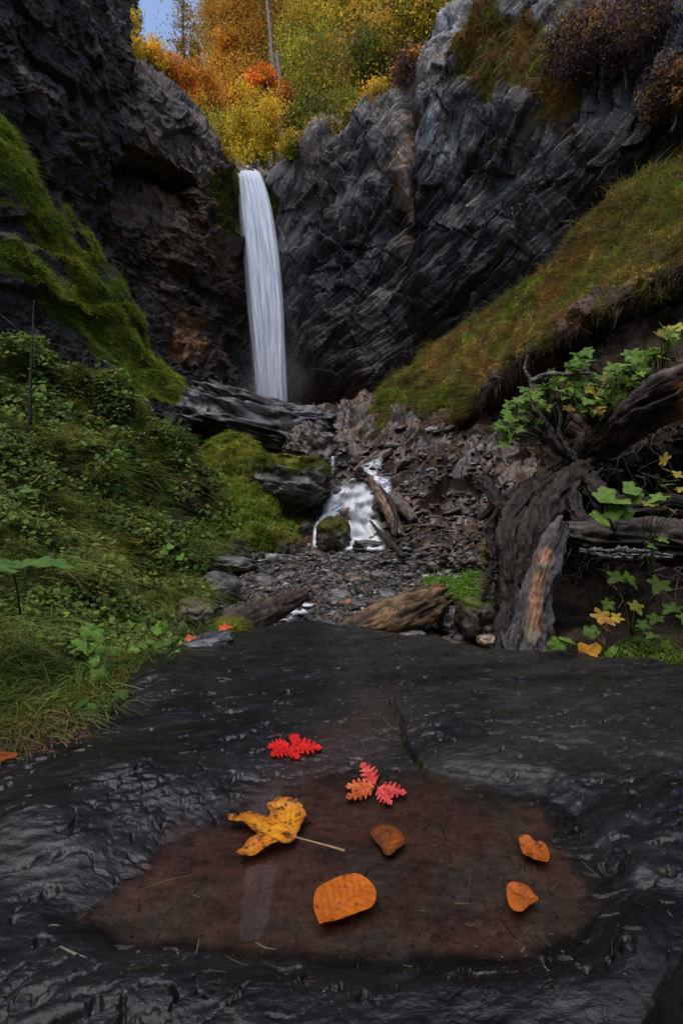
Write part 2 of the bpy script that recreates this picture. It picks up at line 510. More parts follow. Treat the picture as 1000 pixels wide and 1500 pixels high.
# ---- nearer left buttress
nx = [[-420, -260, -120, 0, 60, 105, 135, 170],
      [-420, -260, -120, 0, 60, 105, 138, 175],
      [-420, -260, -120, 0, 60, 110, 145, 180],
      [-420, -260, -120, 0, 65, 120, 158, 190],
      [-420, -260, -120, 0, 60, 110, 140, 170],
      [-420, -260, -120, 0, 55, 100, 130, 160],
      [-420, -260, -120, 0, 60, 110, 150, 190]]
ny = [-500, -200, -20, 100, 220, 340, 560]
nd = [[5.0, 6.2, 7.3, 8.2, 8.8, 9.3, 10.2, 13], [5.0, 6.2, 7.2, 8.0, 8.6, 9.2, 10.2, 13], [5, 6, 7, 7.8, 8.4, 9.1, 10, 13],
      [5, 6, 7, 7.9, 8.6, 9.3, 10.2, 13], [5, 6, 7.1, 8.1, 8.8, 9.6, 10.6, 13], [5, 6, 7.3, 8.4, 9.1, 9.9, 10.9, 13], [5.2, 6.4, 7.8, 9, 9.6, 10.2, 11, 13]]
CN = Patch([[(x, y, d) for x, d in zip(a, b)] for a, y, b in zip(nx, ny, nd)], 420, 480)
p, n = CN.flat(); NBN = (-.85, .2, .5)
h = strata(p, NBN, .9, 91, .8, .2) * .3 + strata(p, NBN, 2.8, 92, .5, .5) * .13 + facets(p * .7, 95, .6, .6) * .35 + facets(p * 2, 96, .7, .7) * .18 + facets(p * 5, 97, .7, .7) * .08 + facets(p * 11, 94, .6, .6) * .025 + ridged(p, 3, 90, 2.2) * .08 + fbm(p, 6, 93, .6, 1) * .22
CN.displace(h)
p, n = CN.flat()
c = lerp(ROCK_D * (1.1, .85, .7), rgb(.12, .074, .052), sst(.0, .5, fbm(p, 5, 98, .65, 1)) * .8)
c = lerp(c, rgb(.075, .043, .03), sst(-.1, .35, fbm(p, 4, 99, .6, .5)) * .6)
mo = sst(.5, .8, n[:, 2] + fbm(p, 3, 100, .6, 1.5) * .5) * .6
c = lerp(c, MOSS * .5, mo)
tag(CN.mesh('cliff', M_CLIFF2, {'col': c, 'moss': mo}), 'tall dark rock buttress filling the upper left corner', 'cliff', kind='structure')

# ---- right grass slope and the dark bank under its lip
GS = Patch(
    [[(470, 640, 13.6), (560, 585, 13.2), (640, 525, 12.6), (720, 470, 11.6), (800, 425, 10.6), (890, 330, 9.6), (1000, 270, 8.7), (1140, 210, 7.7), (1350, 130, 6.6)],
     [(470, 618, 12.9), (560, 568, 12.3), (640, 504, 11.6), (720, 447, 10.6), (800, 392, 9.6), (890, 296, 8.6), (1000, 236, 7.7), (1140, 180, 6.7), (1350, 100, 5.6)],
     [(495, 624, 12.2), (585, 588, 11.3), (660, 535, 10.4), (745, 487, 9.4), (835, 432, 8.4), (920, 362, 7.5), (1020, 300, 6.6), (1140, 250, 5.8), (1350, 180, 4.8)],
     [(515, 636, 11.4), (590, 618, 10.5), (655, 612, 9.5), (715, 562, 8.6), (785, 505, 7.6), (870, 450, 6.7), (1000, 388, 5.7), (1140, 330, 4.9), (1350, 260, 4.0)],
     [(525, 655, 11.1), (598, 640, 10.2), (662, 645, 9.7), (728, 605, 8.9), (800, 550, 7.9), (890, 500, 6.95), (1010, 440, 5.95), (1140, 400, 5.1), (1350, 340, 4.2)],
     [(545, 690, 10.6), (612, 680, 9.8), (672, 690, 8.9), (742, 670, 8.0), (822, 640, 7.1), (900, 600, 6.3), (1015, 560, 5.5), (1140, 540, 5.2), (1350, 500, 4.4)],
     [(560, 740, 9.5), (630, 750, 8.7), (690, 770, 7.9), (760, 770, 7.2), (830, 770, 6.5), (910, 740, 5.9), (1020, 720, 5.2), (1140, 720, 4.6), (1350, 700, 4.0)]], 520, 420)
p, n = GS.flat(); v = np.repeat(np.linspace(0, 1, GS.nv), GS.nu); ux, uy = GS.px()
lipn = fbm(p, 5, 110, .68, 1.8) * .34
gm = sst(.53, .47, v + lipn)
h = gm * (fbm(p, 5, 111, .6, 1.1) * .32 + fbm(p, 3, 114, .6, 6) * .06) + (1 - gm) * (strata(p, (-.3, .2, .93), 3, 112, .5, .5) * .2 + facets(p * 2, 113, .6, .6) * .2 + fbm(p, 5, 115, .6, 2) * .2)
GS.displace(h); p, n = GS.flat()
c = lerp(rgb(.03, .022, .016), rgb(.10, .066, .042), sst(-.2, .4, fbm(p, 4, 116, .6, 1.5)))
t = fbm(p, 4, 117, .6, .7) + (v - .25) * .4
g = lerp(rgb(.10, .13, .016), rgb(.21, .15, .034), sst(-.2, .25, t)); g = lerp(g, rgb(.20, .085, .025), sst(.0, .3, fbm(p, 4, 118, .6, 1.3)) * .8); g = lerp(g, rgb(.10, .15, .015), sst(.25, .6, np.exp(-((ux - 610) / 70) ** 2 - ((uy - 590) / 30) ** 2) + fbm(p, 3, 119, .6, 1.5) * .5)); g = lerp(g, rgb(.045, .035, .02), sst(.25, .45, ridged(p, 3, 120, 1.2) * .6 + fbm(p, 3, 122, .6, 3) * .4) * .6)
c = lerp(c, g, gm); GS.gm = gm; GS.gc = g
tag(GS.mesh('hillside', M_SOIL, {'col': c, 'moss': gm}), 'steep grassy slope below the right-hand cliff', 'slope', kind='structure')

# ---- shale slope between the fall and the stream
SS = Patch(
    [[(300, 640, 15.5), (380, 605, 15.6), (430, 600, 15.5), (500, 600, 14), (560, 600, 13), (640, 610, 12), (740, 620, 11), (840, 620, 10)],
     [(300, 660, 12), (380, 630, 12.4), (430, 620, 12.6), (500, 618, 12), (560, 620, 11.2), (640, 632, 10.3), (740, 640, 9.2), (840, 650, 8)],
     [(300, 700, 9.8), (380, 690, 10), (440, 680, 10), (500, 665, 9.8), (560, 665, 9.3), (640, 675, 8.7), (740, 690, 7.8), (840, 700, 7)],
     [(300, 740, 8.5), (380, 730, 8.6), (440, 720, 8.7), (500, 712, 8.6), (560, 712, 8.3), (640, 712, 7.8), (740, 725, 7.0), (840, 740, 6.3)],
     [(300, 790, 7.3), (380, 785, 7.4), (440, 785, 7.6), (500, 780, 7.6), (560, 775, 7.4), (640, 768, 6.9), (740, 775, 6.2), (840, 790, 5.6)],
     [(300, 840, 6.3), (380, 835, 6.4), (440, 830, 6.5), (500, 822, 6.6), (560, 815, 6.4), (640, 815, 6.0), (740, 830, 5.4), (840, 850, 4.8)],
     [(300, 920, 5.8), (380, 920, 5.8), (440, 920, 5.8), (500, 920, 5.8), (560, 920, 5.8), (640, 920, 5.4), (740, 930, 4.9), (840, 950, 4.4)]], 460, 420)
p, n = SS.flat(); ux, uy = SS.px(); NS = (-.42, .05, .90)
h = strata(p, NS, 1.0, 121, .4, .3, .3) * .55 + strata(p, NS, 3.2, 122, .2, .6, .3) * .30 + strata(p, NS, 8, 123, .15, .9, .3) * .14 + facets(p * .9, 124, .6, .8) * .22 + facets(p * 4.5, 125, .6, .8) * .05 + fbm(p, 5, 126, .6, 2.5) * .08
h -= .18 * np.exp(-(sd_line(ux, uy, [(545, 670), (560, 700), (540, 735), (510, 800)]) / 35) ** 2)
SS.displace(h); p, n = SS.flat()
c = lerp(rgb(.014, .010, .007), rgb(.088, .050, .030), sst(-.25, .4, fbm(p, 5, 127, .65, 2.2)))
c = lerp(c, rgb(.12, .058, .026), sst(.05, .4, fbm(p, 4, 128, .6, 1.1)) * .6); c = lerp(c, rgb(.12, .11, .105), sst(.3, .5, fbm(p, 4, 129, .7, 4)) * .5)
tag(SS.mesh('terrain', M_STONE, {'col': c, 'moss': c[:, 0] * 0}), 'brown shale slope beside the little cascade', 'slope', kind='structure')

# ---- upper left mossy ridge
LR = Patch(
    [[(-250, 100, 7), (-120, 180, 8), (0, 240, 9.4), (60, 320, 10), (130, 410, 10.7), (195, 490, 11.4), (228, 545, 11.8), (312, 620, 12.6)],
     [(-250, 20, 5.6), (-120, 110, 6.8), (0, 200, 8), (62, 285, 8.6), (130, 368, 9.3), (200, 462, 10), (228, 520, 10.4), (312, 582, 11.2)],
     [(-250, 110, 5.3), (-120, 190, 6.3), (0, 265, 7.4), (60, 330, 8.0), (125, 405, 8.7), (192, 490, 9.4), (236, 540, 9.8), (315, 592, 10.8)],
     [(-250, 200, 5.1), (-120, 280, 6.1), (0, 335, 7.2), (60, 385, 7.8), (120, 450, 8.5), (185, 525, 9.2), (240, 560, 9.7), (318, 605, 10.6)],
     [(-250, 330, 4.8), (-120, 380, 5.8), (0, 425, 6.9), (60, 455, 7.4), (120, 490, 8.1), (185, 545, 8.8), (250, 590, 9.5), (320, 630, 10.3)],
     [(-250, 460, 4.9), (-120, 480, 5.8), (0, 500, 6.9), (60, 520, 7.3), (120, 550, 7.9), (185, 590, 8.6), (255, 630, 9.2), (325, 670, 10)],
     [(-250, 640, 4.8), (-120, 640, 5.6), (0, 640, 6.6), (60, 660, 7.0), (120, 680, 7.6), (185, 700, 8.3), (255, 730, 8.9), (330, 760, 9.6)]], 420, 380)
p, n = LR.flat(); ux, uy = LR.px(); v = np.repeat(np.linspace(0, 1, LR.nv), LR.nu)
h = strata(p, (.35, -.2, .9), 1.3, 131, .5, .4) * .25 + facets(p * 1.1, 132, .6, .6) * .25 + fbm(p, 5, 133, .6, 1.1) * .3 + facets(p * 4, 134, .5, .5) * .05
LR.displace(h * sst(-.1, .1, v)); p, n = LR.flat()
bn = np.exp(-(sd_line(ux, uy, [(-60, 170), (0, 240), (60, 320), (125, 400), (190, 480), (225, 535), (310, 590)]) / 26) ** 2) + np.exp(-(sd_line(ux, uy, [(-60, 350), (0, 385), (60, 425), (120, 465), (185, 505), (250, 570)]) / 20) ** 2) + np.exp(-((ux - 235) / 60) ** 2 - ((uy - 552) / 26) ** 2)
mo = sst(.35, .62, bn + fbm(p, 4, 135, .65, 1.6) * .75 + .25 * n[:, 2])
c = lerp(rgb(.028, .024, .023), rgb(.07, .055, .046), sst(-.2, .4, fbm(p, 5, 136, .65, 2)))
g = lerp(MOSS * 1.0, MOSS2 * 1.0, sst(-.2, .4, fbm(p, 4, 137, .6, 1.2)))
c = lerp(c, g, mo); LR.gm = mo; LR.gc = lerp(rgb(.16, .25, .018), rgb(.38, .36, .03), sst(-.2, .4, fbm(p, 4, 138, .6, .9)))
tag(LR.mesh('hillside', M_SOIL, {'col': c, 'moss': mo}), 'upper left ridge of moss over dark rock', 'slope', kind='structure')

# ---- near left slope of grass and herbs
LS = Patch(
    [[(-350, 420, 4.6), (-150, 500, 5.6), (0, 560, 6.4), (80, 580, 6.8), (150, 615, 7.2), (220, 660, 7.8), (290, 710, 8.2), (325, 760, 8.2), (335, 800, 8)],
     [(-350, 330, 3.3), (-150, 420, 4.4), (0, 492, 5.2), (80, 512, 5.6), (150, 546, 6.0), (220, 592, 6.6), (290, 648, 7.1), (318, 700, 7.2), (322, 752, 7)],
     [(-350, 480, 2.7), (-150, 550, 3.6), (0, 590, 4.3), (80, 606, 4.7), (150, 640, 5.1), (220, 680, 5.6), (280, 722, 6.1), (306, 765, 6.3), (312, 790, 6.2)],
     [(-350, 680, 1.9), (-150, 700, 2.6), (0, 725, 3.1), (80, 745, 3.5), (140, 770, 3.9), (200, 798, 4.4), (250, 822, 4.8), (280, 838, 5.0), (298, 848, 5.0)],
     [(-350, 850, 1.2), (-150, 850, 1.7), (0, 862, 2.1), (60, 875, 2.35), (120, 882, 2.6), (180, 886, 2.95), (222, 890, 3.3), (252, 895, 3.5), (280, 905, 3.7)],
     [(-350, 1010, .8), (-150, 1000, 1.15), (0, 985, 1.4), (50, 978, 1.55), (100, 968, 1.75), (150, 955, 2.0), (195, 945, 2.3), (235, 935, 2.6), (270, 935, 2.9)],
     [(-350, 1180, .62), (-150, 1150, .82), (0, 1112, .97), (60, 1095, 1.04), (115, 1072, 1.13), (168, 1040, 1.28), (205, 998, 1.5), (240, 970, 1.78), (275, 950, 2.05)],
     [(-350, 1330, .60), (-150, 1280, .80), (0, 1200, .98), (60, 1190, 1.05), (115, 1170, 1.14), (168, 1140, 1.3), (205, 1090, 1.55), (240, 1060, 1.83), (275, 1040, 2.1)]], 510, 560, (-2.2, -.9, .5))
p, n = LS.flat(); ux, uy = LS.px(); v = np.repeat(np.linspace(0, 1, LS.nv), LS.nu)
sc = np.clip(p[:, 1] / 5, .25, 1)
h = (fbm(p, 4, 141, .6, 1.1) * .62 + fbm(p, 4, 143, .6, 3.2) * .22) * sc + fbm(p, 3, 144, .6, 14) * .018
LS.displace((h - .16 * sc * sst(.6, .3, v)) * sst(-.05, .12, v) * (1 - .8 * sst(.7, .86, v))); p, n = LS.flat()
gap = sst(.45, .6, np.exp(-(sd_line(ux, uy, [(255, 770), (290, 760), (300, 700)]) / 22) ** 2) + fbm(p, 3, 149, .6, 2.5) * .5)
c = lerp(rgb(.022, .026, .010), rgb(.045, .055, .012), sst(-.3, .3, fbm(p, 4, 145, .6, 3)))
c = lerp(c, rgb(.03, .024, .02), gap)
LS.gm = 1 - gap * .9
LS.gc = lerp(rgb(.07, .13, .018), rgb(.27, .26, .035), sst(-.15, .35, fbm(p, 4, 146, .6, 1.3)))
tag(LS.mesh('hillside', M_SOIL, {'col': c, 'moss': c[:, 0] * 0 + 1}), 'near left slope under grass and herbs', 'slope', kind='structure')

# ---- mossy knoll between the left slope and the cascade
KN = Patch(
    [[(285, 680, 9.6), (320, 660, 9.8), (365, 665, 9.8), (410, 690, 9.5), (450, 740, 9), (480, 800, 8.6)],
     [(290, 660, 8.7), (322, 636, 8.8), (362, 640, 8.7), (392, 668, 8.5), (412, 720, 8), (440, 775, 7.5)],
     [(285, 700, 7.9), (318, 672, 8.0), (355, 684, 7.9), (382, 712, 7.6), (408, 752, 7.3), (436, 790, 7.1)],
     [(280, 752, 7.0), (312, 738, 7.1), (345, 742, 7.0), (375, 758, 6.9), (402, 780, 6.8), (428, 802, 6.8)],
     [(278, 800, 6.3), (308, 800, 6.3), (340, 802, 6.3), (370, 805, 6.4), (398, 808, 6.5), (425, 815, 6.6)],
     [(278, 860, 6.2), (308, 860, 6.2), (340, 860, 6.2), (370, 860, 6.3), (398, 860, 6.4), (425, 860, 6.5)]], 300, 280)
p, n = KN.flat(); ux, uy = KN.px()
KN.displace(fbm(p, 5, 151, .6, 1.3) * .55 + facets(p * 1.5, 155, .5, .6) * .15 + fbm(p, 3, 152, .6, 8) * .04); p, n = KN.flat()
mo = sst(810, 790, uy + fbm(p, 3, 153, .6, 2) * 30)
c = lerp(rgb(.03, .024, .02), lerp(rgb(.07, .095, .012), rgb(.15, .145, .022), sst(-.2, .4, fbm(p, 4, 154, .6, 1.1))), mo)
KN.gm = mo; KN.gc = lerp(lerp(rgb(.10, .17, .016), rgb(.27, .25, .028), sst(-.2, .4, fbm(p, 4, 154, .6, 1.1))), rgb(.13, .08, .025), sst(.05, .3, fbm(p, 4, 156, .6, 1.7)) * .8)
tag(KN.mesh('hillside', M_SOIL, {'col': c, 'moss': mo}), 'bright mossy knoll left of the cascade', 'knoll', kind='structure')

# ---- gravel stream bed
BD = Patch(
    [[(120, 790, 8.4), (300, 790, 8.4), (430, 785, 8.4), (560, 785, 8.4), (690, 785, 8), (860, 790, 7)],
     [(120, 830, 6.5), (300, 822, 6.7), (430, 812, 6.7), (560, 808, 6.6), (690, 815, 6.2), (860, 830, 5.4)],
     [(120, 862, 5.2), (300, 858, 5.2), (430, 850, 5.2), (560, 846, 5.2), (690, 852, 4.9), (860, 860, 4.5)],
     [(100, 905, 4), (270, 900, 4), (420, 898, 4), (560, 888, 4), (700, 890, 3.9), (900, 900, 3.6)],
     [(50, 950, 3), (230, 945, 3), (420, 945, 3), (560, 940, 3), (720, 945, 2.9), (950, 960, 2.6)],
     [(-50, 1060, 2), (150, 1050, 2), (400, 1050, 2), (560, 1045, 2), (760, 1050, 2), (1050, 1070, 1.9)]], 300, 300)
p, n = BD.flat(); ux, uy = BD.px()
ch = np.exp(-(sd_line(ux, uy, [(500, 810), (470, 850), (440, 895), (395, 925)]) / 22) ** 2)
BD.displace(fbm(p, 5, 161, .6, 1.5) * .10 + facets(p * 7, 162, .6, .8) * .03 - ch * .05); p, n = BD.flat()
c = lerp(rgb(.035, .03, .027), rgb(.11, .088, .072), sst(-.3, .4, fbm(p, 5, 163, .65, 4)))
tag(BD.mesh('ground', M_STONE, {'col': c, 'moss': c[:, 0] * 0}), 'gravel bed of the stream', 'ground', kind='structure')

# ---- earth bank on the right
BX = [728, 752, 812, 880, 960, 1060, 1220, 1500]
BK = Patch(
    [[(x, y, d) for x, y, d in zip(BX, [800, 770, 730, 680, 620, 590, 570, 540], [5.0, 4.8, 4.7, 4.5, 4.3, 4.0, 3.8, 3.6])],
     [(x, y, d) for x, y, d in zip(BX, [760, 728, 692, 655, 612, 580, 550, 510], [4.3, 3.9, 3.8, 3.6, 3.4, 3.1, 2.8, 2.5])],
     [(x, y, d) for x, y, d in zip(BX, [840, 775, 735, 700, 660, 640, 620, 600], [4.1, 3.75, 3.6, 3.4, 3.2, 2.9, 2.6, 2.3])],
     [(x, y, d) for x, y, d in zip(BX, [868, 830, 815, 800, 780, 770, 760, 750], [4.1, 3.9, 3.8, 3.65, 3.4, 3.1, 2.8, 2.5])],
     [(x, y, d) for x, y, d in zip(BX, [893, 880, 880, 880, 880, 880, 880, 880], [3.9, 3.7, 3.5, 3.3, 3.0, 2.75, 2.5, 2.2])],
     [(x, y, d) for x, y, d in zip(BX, [915, 915, 930, 932, 935, 940, 945, 950], [3.6, 3.3, 2.7, 2.4, 2.2, 2.05, 1.9, 1.7])],
     [(x, y, d) for x, y, d in zip(BX, [950, 960, 975, 985, 992, 1000, 1010, 1020], [3.0, 2.6, 2.1, 1.8, 1.7, 1.6, 1.5, 1.4])],
     [(x, y, d) for x, y, d in zip(BX, [1020, 1030, 1050, 1070, 1080, 1090, 1110, 1120], [2.8, 2.5, 2.1, 1.8, 1.7, 1.6, 1.5, 1.4])]], 420, 360)
p, n = BK.flat(); v = np.repeat(np.linspace(0, 1, BK.nv), BK.nu)
BK.displace((fbm(p, 6, 171, .58, 1.8) * .22 + facets(p * 5, 172, .6, .6) * .06 + ridged(p, 3, 173, 7) * .03) * (1 - .85 * sst(.6, .8, v))); p, n = BK.flat()
c = lerp(rgb(.014, .011, .009), rgb(.05, .036, .026), sst(-.2, .45, fbm(p, 5, 174, .65, 3)))
mo = sst(.4, .7, n[:, 2] + fbm(p, 3, 175, .6, 3) * .5) * sst(.35, .25, v)
c = lerp(c, rgb(.05, .045, .015), mo * .6)
tag(BK.mesh('terrain', M_SOIL, {'col': c, 'moss': mo * 0 + .6}), 'dark undercut earth bank on the right', 'bank', kind='structure')

# ---- outer terrain: the gorge as one sheet reaching the horizon
gx = np.concatenate([-np.geomspace(400, 26, 20), np.linspace(-24, 24, 97), np.geomspace(26, 400, 20)])
gy = np.concatenate([-np.geomspace(300, 22, 14), np.linspace(-20, 60, 161), np.geomspace(64, 500, 16)])
X, Y = np.meshgrid(gx, gy); xx, yy = X.ravel(), Y.ravel()
q = np.stack([xx, yy, xx * 0], 1)
ax = np.interp(yy, [-20, 0, 5, 10, 16, 40], [3, 0, 0, .3, -1.2, -3])
fl = np.interp(yy, [-60, -5, 2, 8, 14.5, 17.0, 18.0, 26, 60, 200], [-12, -1.6, -.9, -.6, 1.4, 2.5, 12.9, 13.4, 19, 40])
wl = np.interp(yy, [-40, -3, 0, 6, 14, 20], [9, 5, 3.2, 5.5, 6.5, 2]); wr = np.interp(yy, [-40, -3, 0, 6, 14, 20], [9, 6, 4.5, 5.5, 5, 2.5])
s = xx - ax; side = np.where(s < 0, np.maximum(-s - wl, 0), np.maximum(s - wr, 0))
up = np.where(yy > 19, 1.0, 1.0); lh = np.interp(yy, [-60, -10, 0, 5, 10, 16], [5, 7, 10, 13, 15, 13])
zz = fl + np.minimum(side * 2.2, np.maximum(lh - fl * .6, 0)) * (yy < 19) + np.where(yy >= 19, np.where(s > 0, np.minimum(side * 1.3, 16), np.minimum(side * .55, 3)), 0) + np.minimum(side, 60) * .12
zz += fbm(q, 4, 181, .55, .12) * np.clip(side, 0, 3) * .6
zz = np.maximum(zz, 15 * sst(-4, -13, yy + fbm(q, 3, 185, .5, .2) * 2) - 1.5)  # unseen rise added behind the viewer to block low sky and darken slab reflections
zz = np.where((np.abs(xx) < 3) & (yy > -1.5) & (yy < 4), np.minimum(zz, -1.0), zz)
c = lerp(rgb(.05, .05, .02), rgb(.12, .09, .03), sst(-.3, .4, fbm(q, 4, 182, .6, .3)))
o = build('ground', np.stack([xx, yy, zz], 1), grid_quads(len(gy), len(gx)), None, M_SOIL, None, (0, 0, 0), True, {'col': c, 'moss': c[:, 0] * 0 + 1})
tag(o, 'wooded gorge land around the stream, with an added unseen rise behind the viewer', 'ground', kind='structure')
OUT = (gx, gy, zz.reshape(X.shape))


def outz(x, y):
    i = np.clip(np.searchsorted(gx, x) - 1, 0, len(gx) - 2); j = np.clip(np.searchsorted(gy, y) - 1, 0, len(gy) - 2)
    a = (x - gx[i]) / (gx[i + 1] - gx[i]); b = (y - gy[j]) / (gy[j + 1] - gy[j]); Z = OUT[2]
    return Z[j, i] * (1 - a) * (1 - b) + Z[j, i + 1] * a * (1 - b) + Z[j + 1, i] * (1 - a) * b + Z[j + 1, i + 1] * a * b
# ================================================================== foreground slate slab with its puddle
EDGE = [(-900, 1400), (-400, 1180), (0, 1108), (60, 1092), (120, 1072), (172, 1042), (200, 1000), (255, 966), (340, 934), (440, 916), (520, 925), (600, 943),
        (700, 962), (800, 972), (900, 978), (1000, 988), (1300, 1010), (2200, 1060), (9000, 1120), (9000, 9000), (-9000, 9000), (-9000, 1500), (-2400, 1420)]
POOL = [(120, 1345), (175, 1285), (240, 1240), (300, 1203), (355, 1168), (430, 1150), (520, 1138), (600, 1128), (690, 1150), (780, 1180), (835, 1225), (878, 1285),
        (872, 1335), (850, 1378), (790, 1402), (690, 1420), (560, 1428), (430, 1412), (300, 1402), (190, 1392)]
PLAT = [(560, 930), (588, 1040), (606, 1095), (640, 1140), (720, 1152), (800, 1160), (842, 1195), (872, 1240), (930, 1305), (990, 1325), (1200, 1350), (1900, 1500), (2200, 1000), (1200, 940), (700, 925)]
dd = np.concatenate([np.linspace(-1.2, .36, 70)[:-1], np.geomspace(.36, 3.1, 620)]); tt = np.concatenate([np.linspace(-3, -1.02, 70)[:-1], np.linspace(-1.02, 1.02, 900), np.linspace(1.02, 3, 70)[1:]])
ny_, nx_ = len(dd), len(tt)
D, TT = np.meshgrid(dd, tt, indexing='ij'); Yv = D.ravel(); TT = TT.ravel(); Yc = np.maximum(Yv, .36)
X = np.clip(TT, -1.02, 1.02) * Yc + np.sign(TT) * np.maximum(np.abs(TT) - 1.02, 0) * 1.2
u = 500 + FPX * X / Yc; w = HY + CZ * FPX / Yc
q = np.stack([X, Yv, X * 0], 1)
wob = fbm(q, 4, 201, .6, 4) * 1.6; wob2 = fbm(q, 4, 202, .6, 14)
uw = u + wob * 22 + wob2 * 10; ww = w + wob2 * 12 + fbm(q, 3, 203, .6, 6) * 12
sp = sdf_poly(uw, ww, POOL); se = sdf_poly(u + wob2 * 8, w + wob * 6, EDGE); spl = sdf_poly(uw, ww, PLAT)
z = .008 + fbm(q, 4, 204, .5, 1.6) * .014 + .012 * sst(0, 160, -sp)
z += .034 * np.exp(-((u - 190) / 130) ** 2 - ((w - 1160) / 48) ** 2) + .034 * np.exp(-((u - 60) / 110) ** 2 - ((w - 1235) / 55) ** 2)
z += .045 * np.exp(-((u - 235) / 60) ** 2 - ((w - 1000) / 35) ** 2) + .02 * np.exp(-((u - 420) / 120) ** 2 - ((w - 960) / 25) ** 2)
z += (.016 + .012 * wob) * sst(-4, 26, spl) + .010 * sst(40, 160, spl)
z += .014 * np.exp(-((u - 800) / 150) ** 2 - ((w - 1470) / 50) ** 2) + .018 * np.exp(-((u - 930) / 50) ** 2 - ((w - 1400) / 60) ** 2) + .010 * np.exp(-((u - 260) / 200) ** 2 - ((w - 1470) / 45) ** 2)
z -= .10 * sst(0, 90, (u - 1005) + (w - 1400) * .55) * sst(1330, 1400, w)
z -= .016 * np.exp(-(sd_line(u + wob2 * 9, w + wob2 * 5, [(574, 1036), (590, 1062), (594, 1092), (612, 1118), (630, 1142)]) / 3.2) ** 2)
cr = ridged(q * (1, 2.6, 1) + wob[:, None] * .25, 3, 205, 5)
z -= .012 * sst(.80, .97, cr)
# slate leaves: terraces with chipped edges
dirx = X * .93 + Yv * .36; diry = -X * .36 + Yv * .93
st = np.stack([dirx * .35, diry, X * 0], 1)
step = .0065
tz = z + fbm(st, 4, 206, .55, 9) * .010 + fbm(st, 3, 207, .6, 40) * .0022
k = np.floor(tz / step); f = tz / step - k
z = tz * .66 + .34 * (k + sst(.55, 1, f)) * step
am = .22 + .95 * sst(-.12, .28, fbm(q, 3, 240, .5, 2.6) + .12 * np.exp(-((u - 150) / 170) ** 2 - ((w - 1190) / 70) ** 2) + .12 * np.exp(-((u - 860) / 110) ** 2 - ((w - 1430) / 70) ** 2))
ck = ridged(st * (1.6, 1, 1) + wob2[:, None] * .03, 4, 219, 26); z -= sst(.62, .95, ck) * .0035 * am
z += am * ((1 - np.abs(perlin(st * 26 + 3)) * 2) * .0010 + fbm(st, 3, 209, .6, 90) * .0012 + facets(q * (14, 26, 1), 208, .5, .5) * .0030 * sst(-10, 80, -sp))
z = np.where(sp > -60, z * (1 - sst(-55, 50, sp)) + sst(-55, 50, sp) * (-.009 + fbm(q, 4, 210, .6, 7) * .005 + fbm(q, 3, 211, .6, 60) * .0006), z)
z -= np.clip(-se, 0, 60) * .006 * sst(0, -14, se) * (Yv / 1.6)
z -= .35 * sst(-6, -60, se)
silt = sst(-12, 30, sp + fbm(q, 4, 212, .65, 9) * 60 - 30 * sst(1330, 1430, w))
c = lerp(rgb(.0035, .0036, .004), rgb(.014, .0145, .016), sst(-.3, .4, fbm(st, 5, 213, .65, 12)))
c = lerp(c, rgb(.042, .036, .020), sst(.05, .4, fbm(q, 4, 214, .6, 3)) * sst(560, 800, u) * sst(1150, 1020, w) * .8)
sc_ = lerp(rgb(.052, .026, .020), rgb(.040, .033, .025), sst(-.15, .35, fbm(q, 5, 215, .65, 6) + .25 * np.exp(-((u - 640) / 120) ** 2 - ((w - 1290) / 60) ** 2)))
c = lerp(c, sc_, silt * .95)
c = lerp(c, rgb(.05, .026, .021), .6 * sst(.3, 1, np.exp(-(sd_line(u, w, [(250, 1300), (330, 1240), (560, 1060)]) / 60) ** 2) + fbm(q, 4, 216, .6, 6) * .4) * (1 - silt))
SLABXY = (X, Yv, z.reshape(ny_, nx_))
c = c * (1 + .5 * silt * sst(.15, .4, fbm(q, 3, 230, .7, 90)) - .5 * silt * sst(.15, .4, fbm(q, 3, 231, .7, 70)))[:, None]
dry = sst(-.25, .1, fbm(st, 4, 232, .6, 5) + .05) * sst(1190, 1120, w) * sst(420, 620, u) * .9
dry = np.maximum(dry, .5 * sst(.0, .3, fbm(q, 4, 233, .6, 3)) * sst(1080, 1040, w) * sst(700, 500, u))
c = lerp(c, rgb(.015, .014, .010) * 1.0, dry * .8)
o = build('ground', np.stack([X, Yv, z], 1), grid_quads(ny_, nx_), None, M_SLAB, None, (0, 0, 0), True, {'col': c, 'moss': np.clip(silt * .85, 0, 1), 'dry': dry * .5})
tag(o, 'wet dark slate slab in the foreground', 'rock slab', kind='structure')


def slabz(x, y):
    """height of the slab surface under a point"""
    fi = np.interp(y, dd, np.arange(ny_)); fj = np.interp(x / np.maximum(y, .36), tt, np.arange(nx_)); Z = SLABXY[2]
    return Z[np.clip(np.round(fi).astype(int), 0, ny_ - 1), np.clip(np.round(fj).astype(int), 0, nx_ - 1)]


